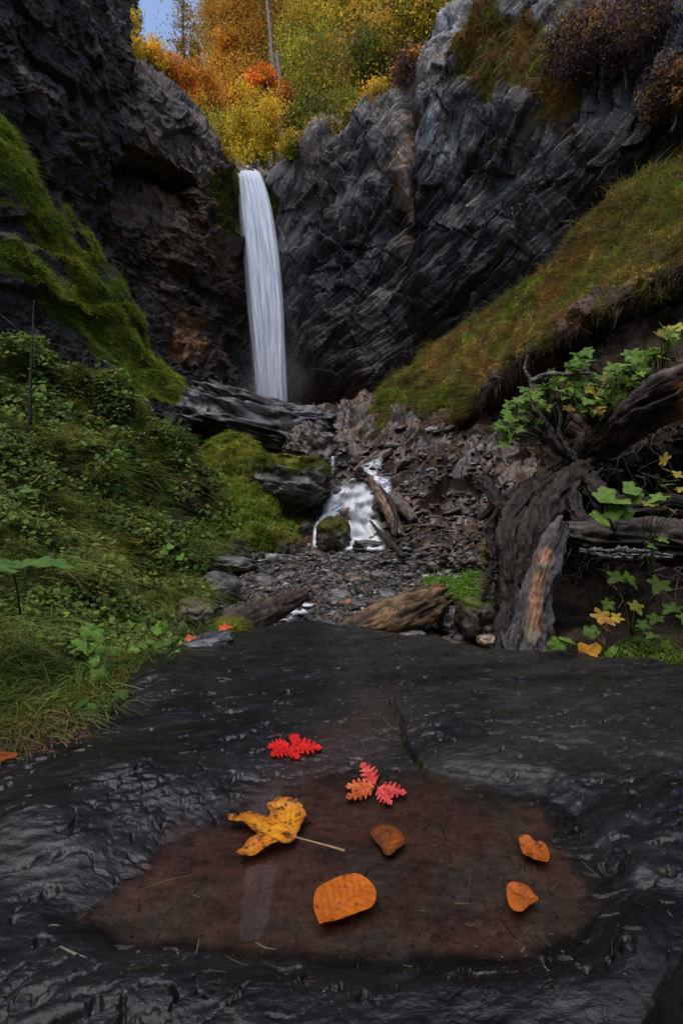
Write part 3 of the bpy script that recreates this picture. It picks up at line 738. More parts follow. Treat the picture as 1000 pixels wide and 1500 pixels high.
# still water of the puddle (thin: clear with mirror reflection)
m = Mat('pool_water'); o_ = m.obj()
fr = m.n('ShaderNodeFresnel'); fr.inputs[0].default_value = 1.42
bn = m.bump(m.noise(o_, 9, 3, .5), .04, .01); m.l(bn, fr.inputs['Normal'])
tr = m.n('ShaderNodeBsdfTransparent'); tr.inputs[0].default_value = (.92, .87, .84, 1)
gl = m.n('ShaderNodeBsdfGlossy'); gl.inputs['Roughness'].default_value = .03; m.l(bn, gl.inputs['Normal'])
x_ = m.n('ShaderNodeMixShader'); m.l(fr.outputs[0], x_.inputs[0]); m.l(tr.outputs[0], x_.inputs[1]); m.l(gl.outputs[0], x_.inputs[2])
M_POOL = m.done(x_.outputs[0])
wx = np.linspace(-.6, .42, 60); wy = np.linspace(.46, 1.15, 40); WX, WY = np.meshgrid(wx, wy)
o = build('water', np.stack([WX.ravel(), WY.ravel(), WX.ravel() * 0], 1), grid_quads(40, 60), None, M_POOL)
tag(o, 'still shallow puddle on the slate slab', 'water', kind='structure')

# grit, needles and crumbs lying on slab and silt
def litter():
    rng = np.random.default_rng(77); mb = MB(); V0, T0 = ico(1); n = 3000
    uu = rng.uniform(-20, 1020, n); vv = 960 + 540 * rng.random(n) ** .8
    pl = sdf_poly(uu, vv, POOL); keep = (sdf_poly(uu, vv, EDGE) > 8) & ((pl > 0) | (rng.random(n) < .45))
    uu, vv = uu[keep], vv[keep]; g = np.array([G(a, b, .0) for a, b in zip(uu, vv)]); zs = slabz(g[:, 0], g[:, 1])
    for k in range(len(g)):
        s = rng.uniform(.0004, .0013) * (1 if rng.random() < .93 else 2.2); el = 1 if rng.random() < .7 else rng.uniform(3, 9); a = rng.uniform(0, 6.28)
        q = V0 * (s * el, s * (.8 if el == 1 else .4), s * .5); c_, s_ = math.cos(a), math.sin(a)
        q = np.stack([q[:, 0] * c_ - q[:, 1] * s_, q[:, 0] * s_ + q[:, 1] * c_, q[:, 2]], 1) + (g[k, 0], g[k, 1], zs[k] + s * .3)
        col = rgb(.02, .014, .010) if rng.random() < .55 else rgb(.09, .06, .04) if rng.random() < .75 else rgb(.22, .20, .17)
        mb.add(q, None, T0, col * rng.uniform(.6, 1.3))
    tag(mb.build('litter', M_BARK, None, (0, 0, 0), True), 'grit and needles lying on the slab and in the puddle', 'litter', kind='stuff')
litter()
# ================================================================== where things stand: depth seen at a photo position
class Depth:
    def __init__(s, patches, st=2):
        s.st = st; s.w, s.h = 700, 700; B = np.full((s.h, s.w), 1e9)
        for pt in patches:
            p = pt.P.reshape(-1, 3); ux, uy = pt.px()
            i = ((ux + 200) / st).astype(int); j = ((uy + 200) / st).astype(int)
            m = (i >= 0) & (i < s.w) & (j >= 0) & (j < s.h)
            np.minimum.at(B, (j[m], i[m]), p[m, 1])
        for _ in range(3):
            E = np.pad(B, 1, constant_values=1e9)
            N = np.min([E[a:a + s.h, b:b + s.w] for a in (0, 1, 2) for b in (0, 1, 2)], axis=0)
            B = np.where(B > 1e8, N, B)
        s.B = B

    def __call__(s, px, py):
        return float(s.B[int(np.clip((py + 200) / s.st, 0, s.h - 1)), int(np.clip((px + 200) / s.st, 0, s.w - 1))])

    def at(s, px, py, off=0.0):
        return P(px, py, s(px, py) + off)


DALL = Depth([CR, CL, CN, GS, SS, LR, LS, KN, BD, BK]); DBED = Depth([BD, SS]); DSS = Depth([SS, BD]); DLS = Depth([LS, LR, KN]); DBK = Depth([BK])


def mat_fall(name, fx, fy, lo=.2, tint=(.95, .97, 1.0)):
    m = Mat(name); cb = m.n('ShaderNodeCombineXYZ'); m.l(m.attr('su', True), cb.inputs[0]); m.l(m.attr('sv', True), cb.inputs[1])
    a1 = m.noise(m.mapping(cb.outputs[0], (0, 0, 0), (fx, fy, 1)), 1.0, 6, .65, .4)
    a2 = m.noise(m.mapping(cb.outputs[0], (0, 0, 0), (fx * 3.5, fy * .6, 1)), 1.0, 4, .6)
    st = m.math('ADD', m.math('MULTIPLY', a1, .75), m.math('MULTIPLY', a2, .25))
    al = m.math('MULTIPLY', m.mr(st, .36, .60, lo, 1.0), m.attr('alp', True)); al = m.math('MINIMUM', al, 1.0)
    c = m.mix(m.mr(st, .40, .62, 0.0, 1.0), (tint[0] * .80, tint[1] * .84, tint[2] * .90, 1), (*tint, 1))
    d = m.n('ShaderNodeBsdfDiffuse'); m.l(c, d.inputs[0]); t = m.n('ShaderNodeBsdfTranslucent'); m.l(c, t.inputs[0])
    x = m.n('ShaderNodeMixShader'); x.inputs[0].default_value = .35; m.l(d.outputs[0], x.inputs[1]); m.l(t.outputs[0], x.inputs[2])
    tr = m.n('ShaderNodeBsdfTransparent'); y = m.n('ShaderNodeMixShader'); m.l(al, y.inputs[0]); m.l(tr.outputs[0], y.inputs[1]); m.l(x.outputs[0], y.inputs[2])
    return m.done(y.outputs[0])


M_FALL = mat_fall('falling_water', 7, .35, .72)
M_CASC = mat_fall('cascade_water', 5, 1.0, .32)

# ---- the waterfall: two bulging sheets of streaming water
tab = np.array([[240, 346, 368, 17.6], [245, 346, 372, 16.2], [254, 347, 379, 15.3], [275, 349, 388, 15.0], [310, 351, 397, 14.8], [350, 354, 404, 14.65],
                [400, 358, 410, 14.55], [450, 362, 414, 14.5], [500, 367, 416, 14.45], [550, 371, 418, 14.4], [612, 376, 421, 14.4]])
yy_ = np.linspace(0, 1, 260)
def fallsheet(back, wide, sd, amp):
    ys = crom(tab[:, 0], 260); L = crom(tab[:, 1], 260) - wide; R_ = crom(tab[:, 2], 260) + wide; Dp = crom(tab[:, 3], 260)
    t = np.linspace(-1, 1, 90)
    V = []; su = []; sv = []; al = []
    for i in range(260):
        x = (L[i] + R_[i]) / 2 + (R_[i] - L[i]) / 2 * t
        d = Dp[i] + back - .32 * np.sqrt(np.maximum(0, 1 - t * t)) * min(1, i / 30)
        q = np.stack([t * 5, t * 0 + i * .012, t * 0 + sd], 1)
        d = d - fbm(q, 3, sd, .6) * amp * min(1, i / 20)
        V.append(np.stack([(x - 500) / FPX * d, d, CZ + (HY - ys[i]) / FPX * d], 1))
        su.append(t * .5 + sd); sv.append(t * 0 + i / 26.); f = i / 259.
        e = sst(1.0, .80 - .25 * f, -t) * sst(1.0, .86, t)
        al.append(e * (1.25 - .2 * f))
    return np.concatenate(V), np.concatenate(su), np.concatenate(sv), np.concatenate(al)
wf = thing('waterfall', 'tall white waterfall plunging between the two dark cliffs', 'waterfall', P(395, 600, 14.4))
for back, wide, sd, amp in ((0, 0, 3, .25), (.35, 3, 8, .2)):
    V, su, sv, al = fallsheet(back, wide, sd, amp)
    build('water_curtain', V, grid_quads(260, 90), None, M_FALL, wf, wf.location, True, {'su': su, 'sv': sv, 'alp': al * (1 if back == 0 else .8)})

# spray drifting round its foot
mm = Mat('spray'); tcn = mm.n('ShaderNodeTexCoord'); ln = mm.n('ShaderNodeVectorMath'); ln.operation = 'LENGTH'; mm.l(tcn.outputs['Object'], ln.inputs[0])
dn = mm.math('MULTIPLY', mm.mr(ln.outputs['Value'], .15, 1.0, 1.0, 0.0), mm.mr(mm.noise(tcn.outputs['Object'], 2.2, 3, .5), .35, .65, .25, 1.0))
pv = mm.n('ShaderNodeVolumePrincipled'); pv.inputs['Color'].default_value = (.85, .9, 1, 1); mm.l(mm.math('MULTIPLY', mm.math('MULTIPLY', dn, dn), .55), pv.inputs['Density']); mm.l(pv.outputs[0], mm.out.inputs['Volume'])
V0_, T0_ = ico(3); so_ = build('mist', V0_, None, T0_, mm.m); so_.location = P(396, 560, 13.9); so_.scale = (1.7, .9, 1.9); tag(so_, 'fine spray drifting round the foot of the waterfall', 'mist', kind='stuff')

# ---- the cascade below it
def sheet(rows_, n=60, k=30, off=-.10, dfun=DSS, soft=.3, seed=0, thick=.05):
    V = []; R0 = crom(np.array([[a[0], a[1], b[0], b[1]] for a, b in rows_], float), n); t = np.linspace(0, 1, k)
    dl = []
    for r in R0:
        dl.append([dfun(r[0] + (r[2] - r[0]) * s_, r[1] + (r[3] - r[1]) * s_) for s_ in t])
    dl = np.array(dl)
    for _ in range(4): dl = (np.roll(dl, 1, 0) * 0 + np.pad(dl, 1, mode='edge')[:-2, 1:-1] + np.pad(dl, 1, mode='edge')[2:, 1:-1] + 2 * dl + np.pad(dl, 1, mode='edge')[1:-1, :-2] + np.pad(dl, 1, mode='edge')[1:-1, 2:]) / 6
    su = []; sv = []; al = []; L = 0
    for i, r in enumerate(R0):
        px = r[0] + (r[2] - r[0]) * t; py = r[1] + (r[3] - r[1]) * t
        d = dl[i] + off - thick * np.sin(t * math.pi) - fbm(np.stack([t * 4, t * 0 + i * .08, t * 0 + seed], 1), 3, seed) * .12
        V.append(np.stack([(px - 500) / FPX * d, d, CZ + (HY - py) / FPX * d], 1))
        su.append(t * max(.25, (r[2] - r[0]) / 60) + seed * 3.1); sv.append(t * 0 + i / n * len(rows_) * .6)
        f = i / (n - 1)
        al.append(sst(0, soft, t) * sst(1, 1 - soft, t) * sst(0, .08, f) * sst(1, .93, f) * 1.35 * np.ones(k))
    return np.concatenate(V), grid_quads(n, k), np.concatenate(su), np.concatenate(sv), np.concatenate(al)


SHEETS = [([[(524, 682), (562, 666)], [(532, 692), (561, 690)], [(540, 704), (562, 703)], [(545, 716), (566, 716)]], .3),
          ([[(546, 700), (572, 696)], [(552, 714), (575, 713)], [(560, 733), (575, 734)]], .35),
          ([[(490, 710), (532, 704)], [(480, 726), (552, 722)], [(470, 745), (554, 748)], [(474, 768), (562, 772)], [(490, 792), (566, 795)], [(496, 807), (566, 807)]], .16),
          ([[(492, 736), (508, 742)], [(472, 752), (490, 758)], [(459, 770), (471, 775)], [(456, 803), (468, 804)]], .35),
          ([[(484, 664), (490, 664)], [(484, 678), (490, 678)], [(484, 694), (490, 694)]], .4)]
cs = thing('cascade', 'small white cascade splitting around a mossy boulder', 'cascade', DSS.at(515, 805, -.2))
for i, (r, sf) in enumerate(SHEETS):
    V, Q, su, sv, al = sheet(r, 60, 30, -.20, DSS, sf, i + 1)
    build('water_sheet', V, Q, None, M_CASC, cs, cs.location, True, {'su': su, 'sv': sv, 'alp': al})
V, Q, su, sv, al = sheet([[(436, 880), (470, 884)], [(424, 893), (452, 899)], [(402, 907), (430, 912)], [(388, 920), (410, 926)]], 60, 24, -.17, DBED, .3, 9, .02)
tag(build('water', V, Q, None, M_CASC, None, V[0], True, {'su': su, 'sv': sv, 'alp': al}), 'white rill of water running between the logs', 'water', kind='structure')
# ================================================================== trees
PAL = {'gold': (.54, .29, .03), 'orange': (.52, .18, .02), 'olive': (.26, .23, .03), 'green': (.13, .16, .025), 'yellow': (.58, .38, .035),
       'red': (.46, .12, .02), 'dark': (.045, .06, .018), 'brown': (.26, .14, .04), 'lime': (.36, .34, .035), 'purple': (.055, .036, .042), 'blue': (.05, .065, .055), 'rust': (.38, .17, .025)}


def leaf_quads(C, size, rng, col, droop=.3):
    n = len(C); a = rng.normal(size=(n, 3)); a[:, 2] = a[:, 2] * .7 - droop; a /= np.linalg.norm(a, axis=1)[:, None]
    b = np.cross(a, rng.normal(size=(n, 3))); b /= np.linalg.norm(b, axis=1)[:, None]
    s = (size * rng.uniform(.6, 1.35, n))[:, None]
    V = np.stack([C - a * s, C + b * s * .55, C + a * s, C - b * s * .55], 1).reshape(-1, 3)
    return V, np.arange(n * 4).reshape(n, 4), np.repeat(col, 4, 0)


def crown_pts(c, rx, rz, n, rng, nclump, spread=.30):
    cl = rng.normal(size=(nclump, 3)); cl /= np.linalg.norm(cl, axis=1)[:, None]; cl *= rng.uniform(.25, 1.0, nclump)[:, None] ** .6
    cl *= (rx, rx * .8, rz)
    k = rng.integers(0, nclump, n); w = rng.uniform(.5, 1.3, nclump)[k][:, None]
    return c + cl[k] + rng.normal(size=(n, 3)) * np.array([rx, rx * .8, min(rx, rz) * .75]) * spread * w, cl, k


def tree(name, label, cat, px, py, d, rx, rz, pal, n=6000, size=.06, seed=0, group='trees above the waterfall', trunk=(.10, .085, .075), tr=.09, nclump=55, base=None, spread=.30, droop=.3):
    rng = np.random.default_rng(seed * 77 + 5); c = P(px, py, d)
    gz = outz(c[0], c[1]) - .1 if base is None else base
    gz = min(gz, c[2] - rz * .9)
    if d < 16.2 or 'shrub' in name: gz = c[2] - rz - .25
    b = np.array([c[0] + rng.normal() * .2, c[1], gz])
    t = thing(name, label, cat, b, group)
    pts, cl, k = crown_pts(c, rx, rz, n, rng, nclump, spread)
    cols = np.array([PAL[x] for x in pal]); ci = rng.integers(0, len(cols), nclump)
    col = cols[ci[k]] * .75 + cols[rng.integers(0, len(cols), n)] * .25
    col = np.minimum(col * (1.6 if pal[0] in ('yellow', 'red') else 1.25), .85) * rng.uniform(.75, 1.25, n)[:, None] * rng.uniform(.5, 1.5, nclump)[k][:, None]
    V, Q, C = leaf_quads(pts, size, rng, col, droop)
    mb = MB(); mb.add(V, Q, None, C); mb.build('crown', M_LEAF, t, b, False)
    mb = MB(); top = c + (0, 0, rz * .75)
    path = np.array([b, b * .55 + c * .45 + rng.normal(size=3) * .08, c + rng.normal(size=3) * .08, top])
    mb.add(*tube(path, [tr, tr * .8, tr * .5, tr * .12], 7, 14), col=trunk)
    for i in range(9):
        s0 = path[1] * (1 - i / 12) + top * (i / 12); e = c + cl[i % nclump] * .9
        mb.add(*tube([s0, (s0 + e) / 2 + (0, 0, .12 * rz), e], [tr * .35, tr * .2, tr * .05], 4, 6), col=trunk)
    mb.build('trunk', M_BARK, t, b)
    return t


def conifer(name, label, px, ptop, pbot, d, r, cols, n, size, seed, trunkc=(.07, .06, .055), sparse=1.0, group='conifers on the skyline'):
    rng = np.random.default_rng(seed); top = P(px, ptop, d); bot = P(px, pbot, d); H = top[2] - bot[2]
    b = np.array([top[0], top[1], min(outz(top[0], top[1]), bot[2])])
    t = thing(name, label, 'tree', b, group)
    mb = MB(); mb.add(*tube([b, (b + top) / 2, top], [.16, .09, .015], 6, 10), col=trunkc)
    L = MB(); nb = int(70 * sparse); P_ = []
    for i in range(nb):
        f = (i + rng.random()) / nb; a = rng.random() * 6.283; ln = r * (1 - f) ** .8 * rng.uniform(.6, 1.1) + .1
        s0 = np.array([top[0], top[1], bot[2] + f * H]); e = s0 + np.array([math.cos(a) * ln, math.sin(a) * ln, -ln * .35])
        mb.add(*tube([s0, (s0 + e) / 2 + (0, 0, ln * .06), e], [.025, .015, .005], 3, 4), col=trunkc)
        m = int(n / nb); u = rng.random((m, 1)) ** .8
        P_.append(s0 + (e - s0) * u + rng.normal(size=(m, 3)) * (.10, .10, .07) * (1 + ln * .3) + np.array([0, 0, -.08]))
    P_ = np.concatenate(P_); cc = np.array([PAL[x] for x in cols])[rng.integers(0, len(cols), len(P_))] * rng.uniform(.6, 1.3, len(P_))[:, None]
    V, Q, C = leaf_quads(P_, size, rng, cc, .8); L.add(V, Q, None, C); L.build('crown', M_LEAF, t, b, False); mb.build('trunk', M_BARK, t, b)
    return t


TREES = [  # name, label, px, py, d, rx, rz, palette, n
    ('autumn_tree', 'brown gold tree rising past the top edge right of the sky gap', 334, 40, 22, 1.15, 3.3, 'gold brown gold rust', 9000),
    ('autumn_tree', 'orange gold tree with drooping twigs between sky gap and pale trunk', 345, 120, 20.5, 1.0, 2.2, 'gold orange gold rust', 8000),
    ('autumn_tree', 'tall rusty gold tree behind the bare pale trunk', 385, 25, 21.5, 1.4, 3.0, 'gold brown rust olive', 9000),
    ('autumn_tree', 'olive gold tree just right of the bare pale trunk', 440, 30, 21, 1.5, 2.6, 'olive gold olive lime', 9000),
    ('autumn_tree', 'olive green tree low above the right edge of the waterfall', 462, 115, 19, 1.4, 1.7, 'olive olive green lime', 8000),
    ('autumn_tree', 'yellow green tree at the top edge near the middle of the forest', 515, 20, 20, 1.6, 2.0, 'lime yellow olive', 9000),
    ('autumn_tree', 'dark olive tree above the pale ochre streak of the cliff', 548, 110, 17, 1.3, 1.4, 'olive green dark green', 8000),
    ('autumn_tree', 'green gold tree touching the steep left edge of the right-hand cliff', 597, 30, 16, 1.1, 1.7, 'lime olive gold green', 7500),
    ('autumn_tree', 'golden tree at the top edge over the right-hand cliff corner', 628, 2, 15.5, .75, 1.0, 'gold lime olive', 4500),
    ('shrub', 'dark olive shrub hanging over the cliff right of the yellow tree', 495, 178, 16.5, 1.1, .75, 'dark green olive dark', 5500),
    ('shrub', 'dark green shrub directly right of the small yellow tree', 440, 185, 17.2, .6, .85, 'dark green olive', 3500),
    ('autumn_tree', 'small bright yellow tree standing right above the waterfall lip', 376, 190, 16.7, .95, 1.45, 'yellow gold yellow lime', 7500),
    ('shrub', 'red orange shrub above the small yellow tree', 384, 116, 16.6, .46, .42, 'red orange orange', 2200),
    ('shrub', 'small orange shrub right against the pale stub trunk', 415, 140, 17.5, .35, .6, 'rust orange brown', 1300),
    ('shrub', 'gold green shrub left of the small yellow tree', 325, 200, 18, .75, 1.0, 'lime gold olive', 4500),
    ('shrub', 'orange shrub left of the forest below the sky gap', 300, 140, 18.5, .65, 1.0, 'orange gold rust', 4000),
    ('autumn_tree', 'pale gold tree far behind at the right border of the sky gap', 318, -10, 27, 1.2, 3.0, 'gold brown brown', 4000),
    ('shrub', 'bright orange shrub on top of the left-hand cliff', 256, 118, 15.5, .62, .62, 'orange red gold', 2600),
    ('autumn_tree', 'yellow green tree behind the shoulder of the left buttress', 172, 45, 14.5, .55, 1.1, 'lime yellow olive gold', 4500),
    ('shrub', 'low yellow shrub on the left-hand cliff top', 222, 88, 14.8, .55, .45, 'yellow lime gold', 2600),
    ('shrub', 'olive shrub creeping down the left-hand cliff edge to the waterfall', 292, 190, 15, .5, .6, 'lime olive gold', 2200),
    ('shrub', 'gold shrub in the notch between cliff edge and waterfall lip', 328, 235, 16, .4, .35, 'olive gold lime', 1600),
    ('autumn_tree', 'yellow gold tree at the lower right of the forest on the cliff edge', 562, 175, 15.2, .55, .6, 'gold olive yellow', 2600),
    ('shrub', 'gold shrub leaning over the cliff edge nearest the waterfall lip', 428, 214, 14.9, .42, .38, 'gold olive lime', 2200),
    ('shrub', 'olive shrub on the cliff edge below the dark green ones', 468, 200, 14.4, .55, .40, 'olive green gold', 2600),
    ('shrub', 'brownish shrub spilling over the cliff edge left of the gold tree', 515, 184, 13.9, .55, .45, 'olive brown olive', 2600),
    ('shrub', 'yellow olive shrub on the cliff edge above the ochre streak', 560, 146, 13.1, .45, .5, 'gold olive yellow', 2600),
    ('shrub', 'brown withered shrub clinging to the cliff edge right of the forest', 603, 108, 12.7, .5, .55, 'brown purple rust', 3000),
]
for i, (nm, lb, px, py, d, rx, rz, pal, n) in enumerate(TREES):
    tree(nm, lb, 'tree' if nm == 'autumn_tree' else 'shrub', px, py, d, rx, rz, pal.split(), int(n * 1.7), .045 if d < 18 else .052, i, 'trees above the waterfall' if nm == 'autumn_tree' else 'shrubs above the waterfall', nclump=45)
# the darker wood behind them, to the top edge
BG = [(350, 60, 27), (400, 130, 24), (430, -30, 26), (470, 60, 24), (490, -60, 24), (540, -50, 22), (510, 110, 21.5), (560, 40, 19.5), (590, 100, 17.5), (590, -70, 19), (645, -70, 17), (410, 200, 21), (460, 170, 20.5), (530, 170, 18.5), (360, -60, 25), (345, 170, 22), (330, 90, 25)]
for i, (px, py, d) in enumerate(BG):
    tree('forest_tree', 'shaded green and gold tree of the dense wood behind the front row', 'tree', px, py, d, 2.2, 2.6, ['olive', 'green', 'gold', 'brown'] if px > 420 else ['gold', 'brown', 'olive'], 10000, .065, 200 + i, 'shaded trees of the wood behind', nclump=40)
# cliff-top growth at the upper right
for i, (px, py, d, rx, rz, pal, lb, nm) in enumerate([
        (912, 62, 9.3, 1.2, .75, 'purple purple brown', 'purplish leafless-looking bush spreading over the right-hand cliff', 'bush'),
        (835, 65, 9.9, .6, .45, 'purple dark brown', 'small purplish bush left of the larger one on the cliff', 'bush'),
        (850, 0, 11.5, 1.1, .7, 'olive gold dark', 'olive gold bush at the top edge above the purple bush', 'bush'),
        (980, -5, 10.5, 1.2, .8, 'dark brown olive', 'dark bush in the upper right corner', 'bush'),
        (770, -25, 12, .8, .6, 'brown olive dark', 'brown bush at the top edge on the cliff crest', 'bush'),
        (985, 130, 8.4, .5, .55, 'brown purple purple', 'withered brown bush at the right edge under the purple one', 'bush')]):
    tree(nm, lb, 'bush', px, py, d, rx, rz, pal.split(), int(9000 * rx * rz / .6), .035, 400 + i, 'bushes on the right-hand cliff', tr=.03, nclump=60, spread=.25, base=P(px, py + 60, d)[2])
conifer('spruce', 'dark spruce top between buttress and sky gap', 192, -10, 95, 22, 1.1, ['dark', 'blue', 'dark'], 5000, .07, 1)
conifer('spruce', 'small thin spruce tip low in the sky gap', 240, 78, 150, 24, .8, ['dark', 'blue'], 2500, .07, 2)
conifer('spruce', 'sparse bluish spruce right of the brown larch', 287, 60, 260, 25, 1.0, ['blue', 'dark', 'brown'], 2600, .07, 3)
conifer('larch', 'thin brown gold larch rising past the top edge in the sky gap', 268, -110, 170, 24, 1.1, ['brown', 'gold', 'brown', 'olive'], 3600, .05, 4)
# bare pale trunks
for pts, r, lb in (([(386, -40), (394, 30), (398, 80), (404, 125), (408, 165), (412, 215)], (.05, .11), 'tall bare pale trunk reaching the top edge of the forest'),
                   ([(405, 78), (408, 100), (411, 130), (413, 160), (416, 210)], (.08, .11), 'shorter pale broken trunk beside the tall bare one')):
    q = np.array([P(x, y, 18.0 if r[0] < .1 else 17.4) for x, y in pts]); b = q[-1].copy(); b[2] -= 1.5; q = np.concatenate([q, [b]])
    t = thing('bare_trunk', lb, 'dead tree', b, 'pale bare trunks')
    mb = MB(); mb.add(*tube(q, r, 9, 40, .18, 3.0, 5), col=(.19, .17, .15)); mb.build('trunk', M_BARK, t, b)
    rng = np.random.default_rng(3)
    for k in range(9):
        mb = MB()
        s0 = q[0] * (1 - k / 12) + q[-2] * (k / 12); e = s0 + np.array([rng.choice([-1, 1]) * rng.uniform(.2, .5), rng.normal() * .2, rng.uniform(-.1, .3)])
        mb.add(*tube([s0, (s0 + e) / 2, e], [.025, .015, .005], 4, 5), col=(.2, .17, .15)); mb.build('branch', M_BARK, t, b)
# ================================================================== grass, moss and herbs
def sample(pt, mask, n, rng, lo=-120, hi=1120):
    p, nr = pt.flat(); g = pt.P
    a = np.linalg.norm(np.cross(np.gradient(g, axis=1), np.gradient(g, axis=0)), axis=2).ravel()
    ux, uy = pt.px(); w = a * np.maximum(mask, 0) / np.maximum(p[:, 1], .5) ** 1.0
    w = w * ((ux > lo) & (ux < hi) & (uy < 2500)); w /= w.sum()
    i = rng.choice(len(p), n, p=w)
    sp_ = np.sqrt(a[i])[:, None]
    return p[i] + rng.normal(size=(n, 3)) * sp_ * .5, nr[i], i


def blades(mb, pos, nrm, L, W, col, rng, droop=.7, up=.8, seg=3, lie=None):
    n = len(pos); L = np.broadcast_to(L, (n,)) * rng.uniform(.5, 1.35, n); W = np.broadcast_to(W, (n,)) * rng.uniform(.6, 1.2, n)
    d = nrm * .6 + np.array([0, 0, up]) + rng.normal(size=(n, 3)) * .42
    if lie is not None: d = d + np.asarray(lie)
    d /= np.linalg.norm(d, axis=1)[:, None]
    out = nrm * (1, 1, .0) + rng.normal(size=(n, 3)) * .5; out[:, 2] = -droop; 
    side = np.cross(d, rng.normal(size=(n, 3))); side /= np.linalg.norm(side, axis=1)[:, None]
    vs = []
    for k in range(seg + 1):
        t = k / seg; c = pos + d * (L * t)[:, None] + out * (L * t * t * .55 * droop / .7)[:, None]
        if k < seg:
            wd = (W * (1 - t * .75) * .5)[:, None]; vs += [c - side * wd, c + side * wd]
        else: vs += [c]
    m = 2 * seg + 1; V = np.stack(vs, 1).reshape(-1, 3); o = (np.arange(n) * m)[:, None]
    Q = np.concatenate([o + np.array([2 * k, 2 * k + 1, 2 * k + 3, 2 * k + 2]) for k in range(seg - 1)]) if seg > 1 else np.zeros((0, 4), int)
    T = o + np.array([2 * seg - 2, 2 * seg - 1, 2 * seg])
    C = np.repeat(col, m, 0)
    mb.add(V, Q, T, C)


def var(c, rng, lo=.6, hi=1.45):
    c = c * rng.uniform(lo, hi, len(c))[:, None]; return c * (1 + rng.normal(size=c.shape) * .07)


rng = np.random.default_rng(5)
# right slope
mb = MB(); pos, nr, i = sample(GS, GS.gm, 85000, rng); pat = fbm(pos, 3, 301, .6, 1.8)
col = var(GS.gc[i] * 1.25, rng); dry = rng.random(len(i)) < .28; col[dry] = var(np.tile(rgb(.24, .15, .06), (dry.sum(), 1)), rng)
blades(mb, pos, nr, (.06 + .08 * sst(-.2, .4, pat)) * np.clip(pos[:, 1] / 9, .7, 1.3), .011, col, rng, .8, .6)
tag(mb.build('grass', M_GRASS, None, (0, 0, 0), False), 'autumn grass on the right-hand slope', 'grass', kind='stuff')
mb = MB(); vg = np.repeat(np.linspace(0, 1, GS.nv), GS.nu); pos, nr, i = sample(GS, sst(.46, .52, vg) * sst(.66, .54, vg) * (1 - GS.gm * .5), 3500, rng)
cc = np.where(rng.random((len(i), 1)) < .6, rgb(.06, .038, .026), rgb(.15, .09, .045)); blades(mb, pos, nr, .09, .007, var(cc, rng, .4, 1.4), rng, 1.6, -.2, 4, rng.normal(size=(len(i), 3)) * .5)
tag(mb.build('grass', M_GRASS, None, (0, 0, 0), False), 'withered grass and roots hanging from the lip of the right-hand slope', 'grass', kind='stuff')
# knoll and left ridge
mb = MB(); pos, nr, i = sample(KN, KN.gm, 40000, rng); blades(mb, pos, nr, .05, .009, var(KN.gc[i] * 1.1, rng), rng, .9, .5)
pos, nr, i = sample(LR, np.clip(LR.gm - .1, 0, 1), 75000, rng); blades(mb, pos, nr, .045 + .06 * sst(0, .4, fbm(pos, 3, 302, .6, 2)), .010, var(LR.gc[i] * 1.0, rng), rng, 1.0, .35)
tag(mb.build('grass', M_GRASS, None, (0, 0, 0), False), 'mossy grass on the left ridge and knoll', 'grass', kind='stuff')
# tufts on cliffs
mb = MB(); 
for pt, n_, L_ in ((CR, 9000, .16), (CL, 6000, .12)):
    pos, nr, i = sample(pt, pt.moss, n_, rng); cc = np.where(rng.random((n_, 1)) < .5, rgb(.20, .10, .02), rgb(.12, .12, .02))
    blades(mb, pos, nr, L_, .014, var(cc, rng), rng, 1.2, .1)
tag(mb.build('grass', M_GRASS, None, (0, 0, 0), False), 'hanging tufts of dry grass on the cliffs', 'grass', kind='stuff')
# near left slope
mb = MB(); pos, nr, i = sample(LS, LS.gm, 95000, rng)
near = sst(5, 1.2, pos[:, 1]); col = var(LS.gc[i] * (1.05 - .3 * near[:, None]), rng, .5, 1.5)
dry = rng.random(len(i)) < .09; col[dry] = var(np.tile(rgb(.20, .14, .06), (dry.sum(), 1)), rng)
lie = np.stack([near * .35, -near * .1, near * 0], 1)
pat = sst(-.3, .4, fbm(pos, 3, 303, .6, 2.0))
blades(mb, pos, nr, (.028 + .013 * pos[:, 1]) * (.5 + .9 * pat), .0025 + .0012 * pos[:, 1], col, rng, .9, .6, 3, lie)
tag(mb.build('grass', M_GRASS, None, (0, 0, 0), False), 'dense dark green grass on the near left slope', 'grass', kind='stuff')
mb = MB(); pos, nr, i = sample(LS, LS.gm, 26000, rng, -5000, -100); col = var(LS.gc[i], rng, .5, 1.5)
blades(mb, pos, nr, .03 + .02 * pos[:, 1].clip(.5), .003 + .0012 * pos[:, 1].clip(.5), col, rng, .9, .6)
pos, nr, i = sample(GS, GS.gm, 9000, rng, 1100, 2500); blades(mb, pos, nr, .09, .011, var(GS.gc[i] * 1.25, rng), rng, .8, .6)
tag(mb.build('grass', M_GRASS, None, (0, 0, 0), False), 'grass going on along both banks beside the viewer', 'grass', kind='stuff')
mb = MB(); cen, cn, ci_ = sample(GS, GS.gm, 420, rng)
for c_, n_, j_ in zip(cen, cn, ci_):
    k_ = rng.integers(20, 50); g_ = rng.random()
    blades(mb, c_ + rng.normal(size=(k_, 3)) * .05, np.tile(n_ * .7 + rgb(-.1, -.3, .3), (k_, 1)), rng.uniform(.14, .26), .010, var(np.tile(rgb(.10, .15, .02) * (1 - g_) + rgb(.30, .22, .06) * g_, (k_, 1)), rng), rng, 1.0, .8, 4)
tag(mb.build('grass', M_GRASS, None, (0, 0, 0), False), 'taller dry tufts standing on the right-hand slope', 'grass', kind='stuff')
